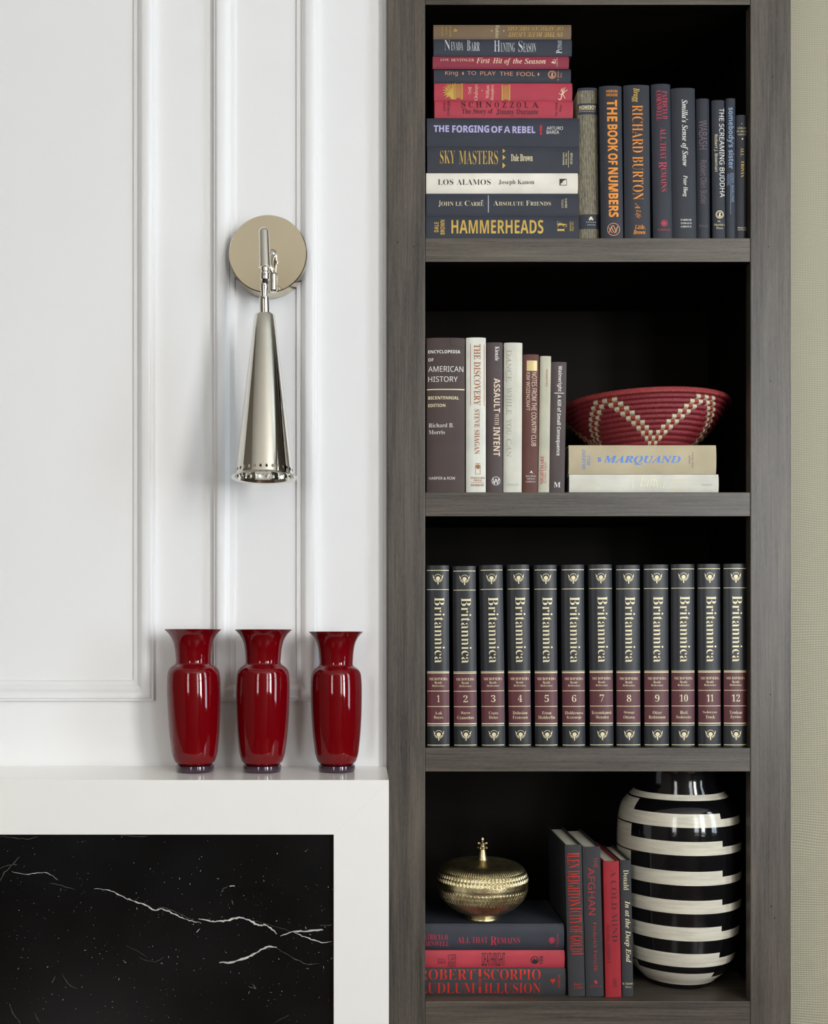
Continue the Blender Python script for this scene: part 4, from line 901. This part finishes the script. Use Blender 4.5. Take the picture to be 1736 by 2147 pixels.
def sface(i, j):
    if i == 0 or i >= len(cuts): return 0
    z = (cuts[i - 1] + cuts[min(i, len(cuts) - 1)]) / 2
    a = (j + .5) * 360 / SG; a = a if a <= 180 else a - 360
    if -64 < a < 27: bands = BF
    elif a >= 27 and a < 116: bands = BR
    else: bands = [(hi2 - .0022, hi2) if 0 < q < 8 else (lo2, hi2) for q, (lo2, hi2) in enumerate(BF)] if -150 < a <= -64 else BF
    return 0 if any(lo2 < z < hi2 for lo2, hi2 in bands) else 1
bm = bmesh.new(); lathe(bm, prof, SG, face=sface)
CERB = mat('black_glaze', (15, 15, 17), .09, coat=.3, bump=.25, bscale=60, bstretch=(1, 1, 3)); CERW = mat('cream_glaze', (224, 218, 200), .16, coat=.25, noise=.13, nscale=22, stretch=(1, 1, 9), bump=.2, bscale=70)
sv = bm_obj('striped_vase', bm, [CERB, CERW], None, (c.x, DV, ZV), smooth=True)
tag(sv, 'tall ceramic vase with stepped black and cream stripes on the bottom shelf', 'vase')

# ------------------------------------------------------------------ three red glass vases on the mantel
GLASS = mat('red_glass', (108, 1, 9), .035, spec=.5)
FOOT = mat('dark_plum_glass', (58, 40, 52), .05, spec=.6, coat=.5)
ZMT = ZM + .0006
VT = [(1187, 138), (1178, 146), (1165, 158), (1150, 166), (1100, 181), (1050, 188), (950, 199), (850, 206), (750, 211), (650, 213.5), (560, 214.5), (500, 213), (455, 210), (425, 205), (405, 196), (390, 184), (377, 168), (366, 152), (356, 143), (340, 140), (300, 142), (250, 146), (200, 154), (160, 166), (120, 188), (95, 210), (77, 229)]
def red_vase(xc_rim, xc_foot, D, y_rim, hs, ws, label):
    k2 = D / F / 3.858
    H2 = P(0, y_rim, D).z - ZMT; kz = H2 / (1245 - 75)
    base = P(xc_foot, 0, D); lean = (P(xc_rim, 0, D).x - base.x) / H2
    root = thing('glass_vase', label, 'vase', (base.x, D, ZMT), 'red glass vases on the mantel')
    pr = [(p.x * k2 * ws, (1245 - p.y) * kz) for p in spline([(r_, y, 0) for y, r_ in VT], 7)]
    full = [(0, pr[0][1] - .0004)] + pr + [(pr[-1][0] - .0008, pr[-1][1] + .0006)] + [(r_ - .0022, z) for r_, z in pr[::-1] if z > .012] + [(0, .012)]
    bm = bmesh.new(); lathe(bm, full, 96)
    for v in bm.verts: v.co.x += lean * v.co.z
    bm_obj('vase_body', bm, GLASS, root, smooth=True)
    fz = (1245 - 1188) * kz
    bm = bmesh.new(); lathe(bm, [(0, 0), (146 * k2 * ws, 0), (151 * k2 * ws, .001), (154 * k2 * ws, fz * .5), (152 * k2 * ws, fz * .86), (147 * k2 * ws, fz - .0006), (0, fz - .0006)], 96)
    bm_obj('foot', bm, FOOT, root, smooth=True)
    return root
red_vase(330 + 288 / 3.858, 330 + 305 / 3.858, 1.655, 1319.5, 1, 1.0, 'red glass vase standing below the wide wall panel, farthest from the bookcase')
red_vase(330 + 858 / 3.858, 330 + 847.5 / 3.858, 1.655, 1320, 1, 1.01, 'red glass vase standing below the wall lamp, between the other two')
red_vase(330 + 1445 / 3.858, 330 + 1452 / 3.858, 1.657, 1324.5, 1, .965, 'slightly shorter red glass vase standing beside the bookcase')

# ------------------------------------------------------------------ wall lamp
RL = Z(440, 430, 3.519)
def W(X, Y, D): return P(440 + X / 3.519, 430 + Y / 3.519, D)
DPL = DW - .0315                                     # face of the round plate
cp = W(428, 359, DPL)
lamp = thing('wall_lamp', 'polished nickel wall lamp with a long cone shade on a round plate', 'lamp', (cp.x, DW, cp.z))
ll = Vector(lamp.location)
rp = 288 / 3.519 * DPL / F
bm = bmesh.new()
pl = [(0, 0), (rp - .0012, 0), (rp, .0012), (rp, .030), (rp - .002, .0315), (0, .0315)]
lathe(bm, pl, 128)
bmesh.ops.transform(bm, matrix=Matrix.Translation((0, -.0315, 0)) @ Matrix.Rotation(-PI / 2, 4, 'X'), verts=bm.verts)
plate = bm_obj('back_plate', bm, NICKEL_B, lamp, smooth=True)
# arm: a stub leaves the plate, an elbow bends down to a socket behind the front capsule
DC = 1.618                                           # axis of the cone
def Lq(X, Y, D): return W(X, Y, D) - ll
bm = bmesh.new()
tube(bm, Lq(462, 360, DPL + .001), Lq(462, 360, DPL - .006), .0072, .0066)
tube(bm, Lq(462, 360, DPL - .006), Lq(462, 360, DPL - .014), .0052, .0052)
bmesh.ops.create_uvsphere(bm, u_segments=20, v_segments=12, radius=.0062, matrix=Matrix.Translation(Lq(462, 362, DPL - .016)))
pa = spline([Lq(462, 362, DPL - .016), Lq(448, 420, DPL - .024), Lq(455, 475, DPL - .03), Lq(468, 515, DPL - .032)], 5)
for a, b2 in zip(pa, pa[1:]): tube(bm, a, b2, .0046, .0046, 16)
tube(bm, Lq(468, 505, DPL - .032), Lq(468, 512, DPL - .032), .0068, .0075)
tube(bm, Lq(468, 512, DPL - .032), Lq(468, 630, DPL - .032), .0058, .0058)
tube(bm, Lq(468, 630, DPL - .032), Lq(468, 642, DPL - .032), .0058, .0048)
tube(bm, Lq(455, 480, DPL - .03), Lq(418, 430, DC + .004), .0042, .0042)
bm_obj('arm', bm, NICKEL, lamp, smooth=True)
def along(bm, a, b2, tab, seg=40):
    """turn a profile [(share along a-b, radius)] about the line a-b"""
    a, b2 = Vector(a), Vector(b2); d = b2 - a
    lathe(bm, [(r_, t * d.length) for t, r_ in tab], seg)
    return Matrix.Translation(a) @ d.to_track_quat('Z', 'Y').to_matrix().to_4x4()
def turned(name, a, b2, tab, material, parent, seg=40):
    bm = bmesh.new(); m4 = along(bm, a, b2, tab, seg); bmesh.ops.transform(bm, matrix=m4, verts=bm.verts)
    return bm_obj(name, bm, material, parent, smooth=True)
u = DC / F / 3.519
turned('pivot_capsule', Lq(398, 163, DC - .004), Lq(407, 466, DC), [(0, 0), (.008, 14 * u), (.03, 26 * u), (.07, 35 * u), (.11, 39 * u), (.93, 43 * u), (.95, 45 * u), (.97, 45 * u), (.985, 40 * u), (1, 0)], NICKEL, lamp)
turned('knuckle', Lq(407, 450, DC), Lq(405, 690, DC), [(0, 0), (.001, 32 * u), (.18, 32 * u), (.2, 28 * u), (.22, 28 * u), (.235, 34 * u), (.4, 34 * u), (.42, 33 * u), (.421, 0)], NICKEL, lamp)
turned('swivel_pin', Lq(407, 540, DC), Lq(407, 600, DC), [(0, 0), (.01, 20 * u), (.99, 20 * u), (1, 0)], BLACK_GAP, lamp)
turned('knuckle', Lq(402, 583, DC), Lq(402, 690, DC), [(0, 0), (.01, 30 * u), (.3, 32 * u), (.36, 30 * u), (.55, 27 * u), (.7, 27 * u), (.85, 25 * u), (1, 25 * u), (1.001, 0)], NICKEL, lamp)
turned('stem', Lq(402, 678, DC), Lq(404, 812, DC), [(0, 0), (.002, 30 * u), (.03, 37 * u), (.95, 37 * u), (1, 34 * u), (1.001, 0)], NICKEL, lamp)
# the cone with a row of punched holes and a rolled rim
zt, zb = Lq(404, 808, DC), Lq(402, 2012, DC - .0145)
Lc = (zb - zt).length
def cone_r(t): return (75 + (213 - 75) * t) * u
bm = bmesh.new()
t_lo, t_hi = .942, .978                              # band with the holes
NH = 30
outer = [(0, 0), (.0006, 60 * u), (.003, 71 * u), (.008, 74.5 * u)] + [(t, cone_r(t)) for t in [.012, .1, .2, .3, .4, .5, .6, .7, .8, .9, t_lo]]
m4 = Matrix.Translation(zt) @ (zb - zt).to_track_quat('Z', 'Y').to_matrix().to_4x4()
SGC = NH * 8
lathe(bm, [(r_, t * Lc) for t, r_ in outer], SGC)
def shell_pt(t, a, off=0.0): r_ = cone_r(t) - off; return bm.verts.new((r_ * math.sin(a), -r_ * math.cos(a), t * Lc))
for hnum in range(NH):
    a0 = 2 * PI * hnum / NH; da = 2 * PI / NH
    sq, ci = [], []
    # eight top points and eight lower ones join the neighbouring rings, the circle sits in the middle
    top = [(t_lo, a0 + da * q / 8) for q in range(9)]; bot = [(t_hi, a0 + da * q / 8) for q in range(8, -1, -1)]
    edge = top + bot
    cc = ((t_lo + t_hi) / 2, a0 + da / 2); rh = 11.5 * u
    for t, a in edge:
        dx = (a - cc[1]) * cone_r(cc[0]); dt = (t - cc[0]) * Lc; l = math.hypot(dx, dt)
        sq.append(shell_pt(t, a)); ci.append(shell_pt(cc[0] + rh * dt / l / Lc, cc[1] + rh * dx / l / cone_r(cc[0])))
    for q in range(len(edge)):
        q2 = (q + 1) % len(edge)
        bm.faces.new((sq[q], sq[q2], ci[q2], ci[q]))
rim = [(t_hi, cone_r(t_hi)), (.986, cone_r(.986)), (.992, 222 * u), (.997, 238 * u), (.9995, 242 * u), (1.002, 240 * u), (1.002, 234 * u), (.997, 214 * u), (t_hi, cone_r(t_hi) - .0008)]
lathe(bm, [(r_, t * Lc) for t, r_ in rim], SGC)
lathe(bm, [(cone_r(t) - .0009, t * Lc) for t in (t_lo, .8, .5, .2, .02)] + [(0, .018 * Lc)], SGC)
bmesh.ops.remove_doubles(bm, verts=bm.verts, dist=2e-6)
bmesh.ops.transform(bm, matrix=m4, verts=bm.verts)
bm_obj('cone_shade', bm, NICKEL, lamp, smooth=True)

bpy.data.objects.remove(FO); bpy.data.curves.remove(FC)
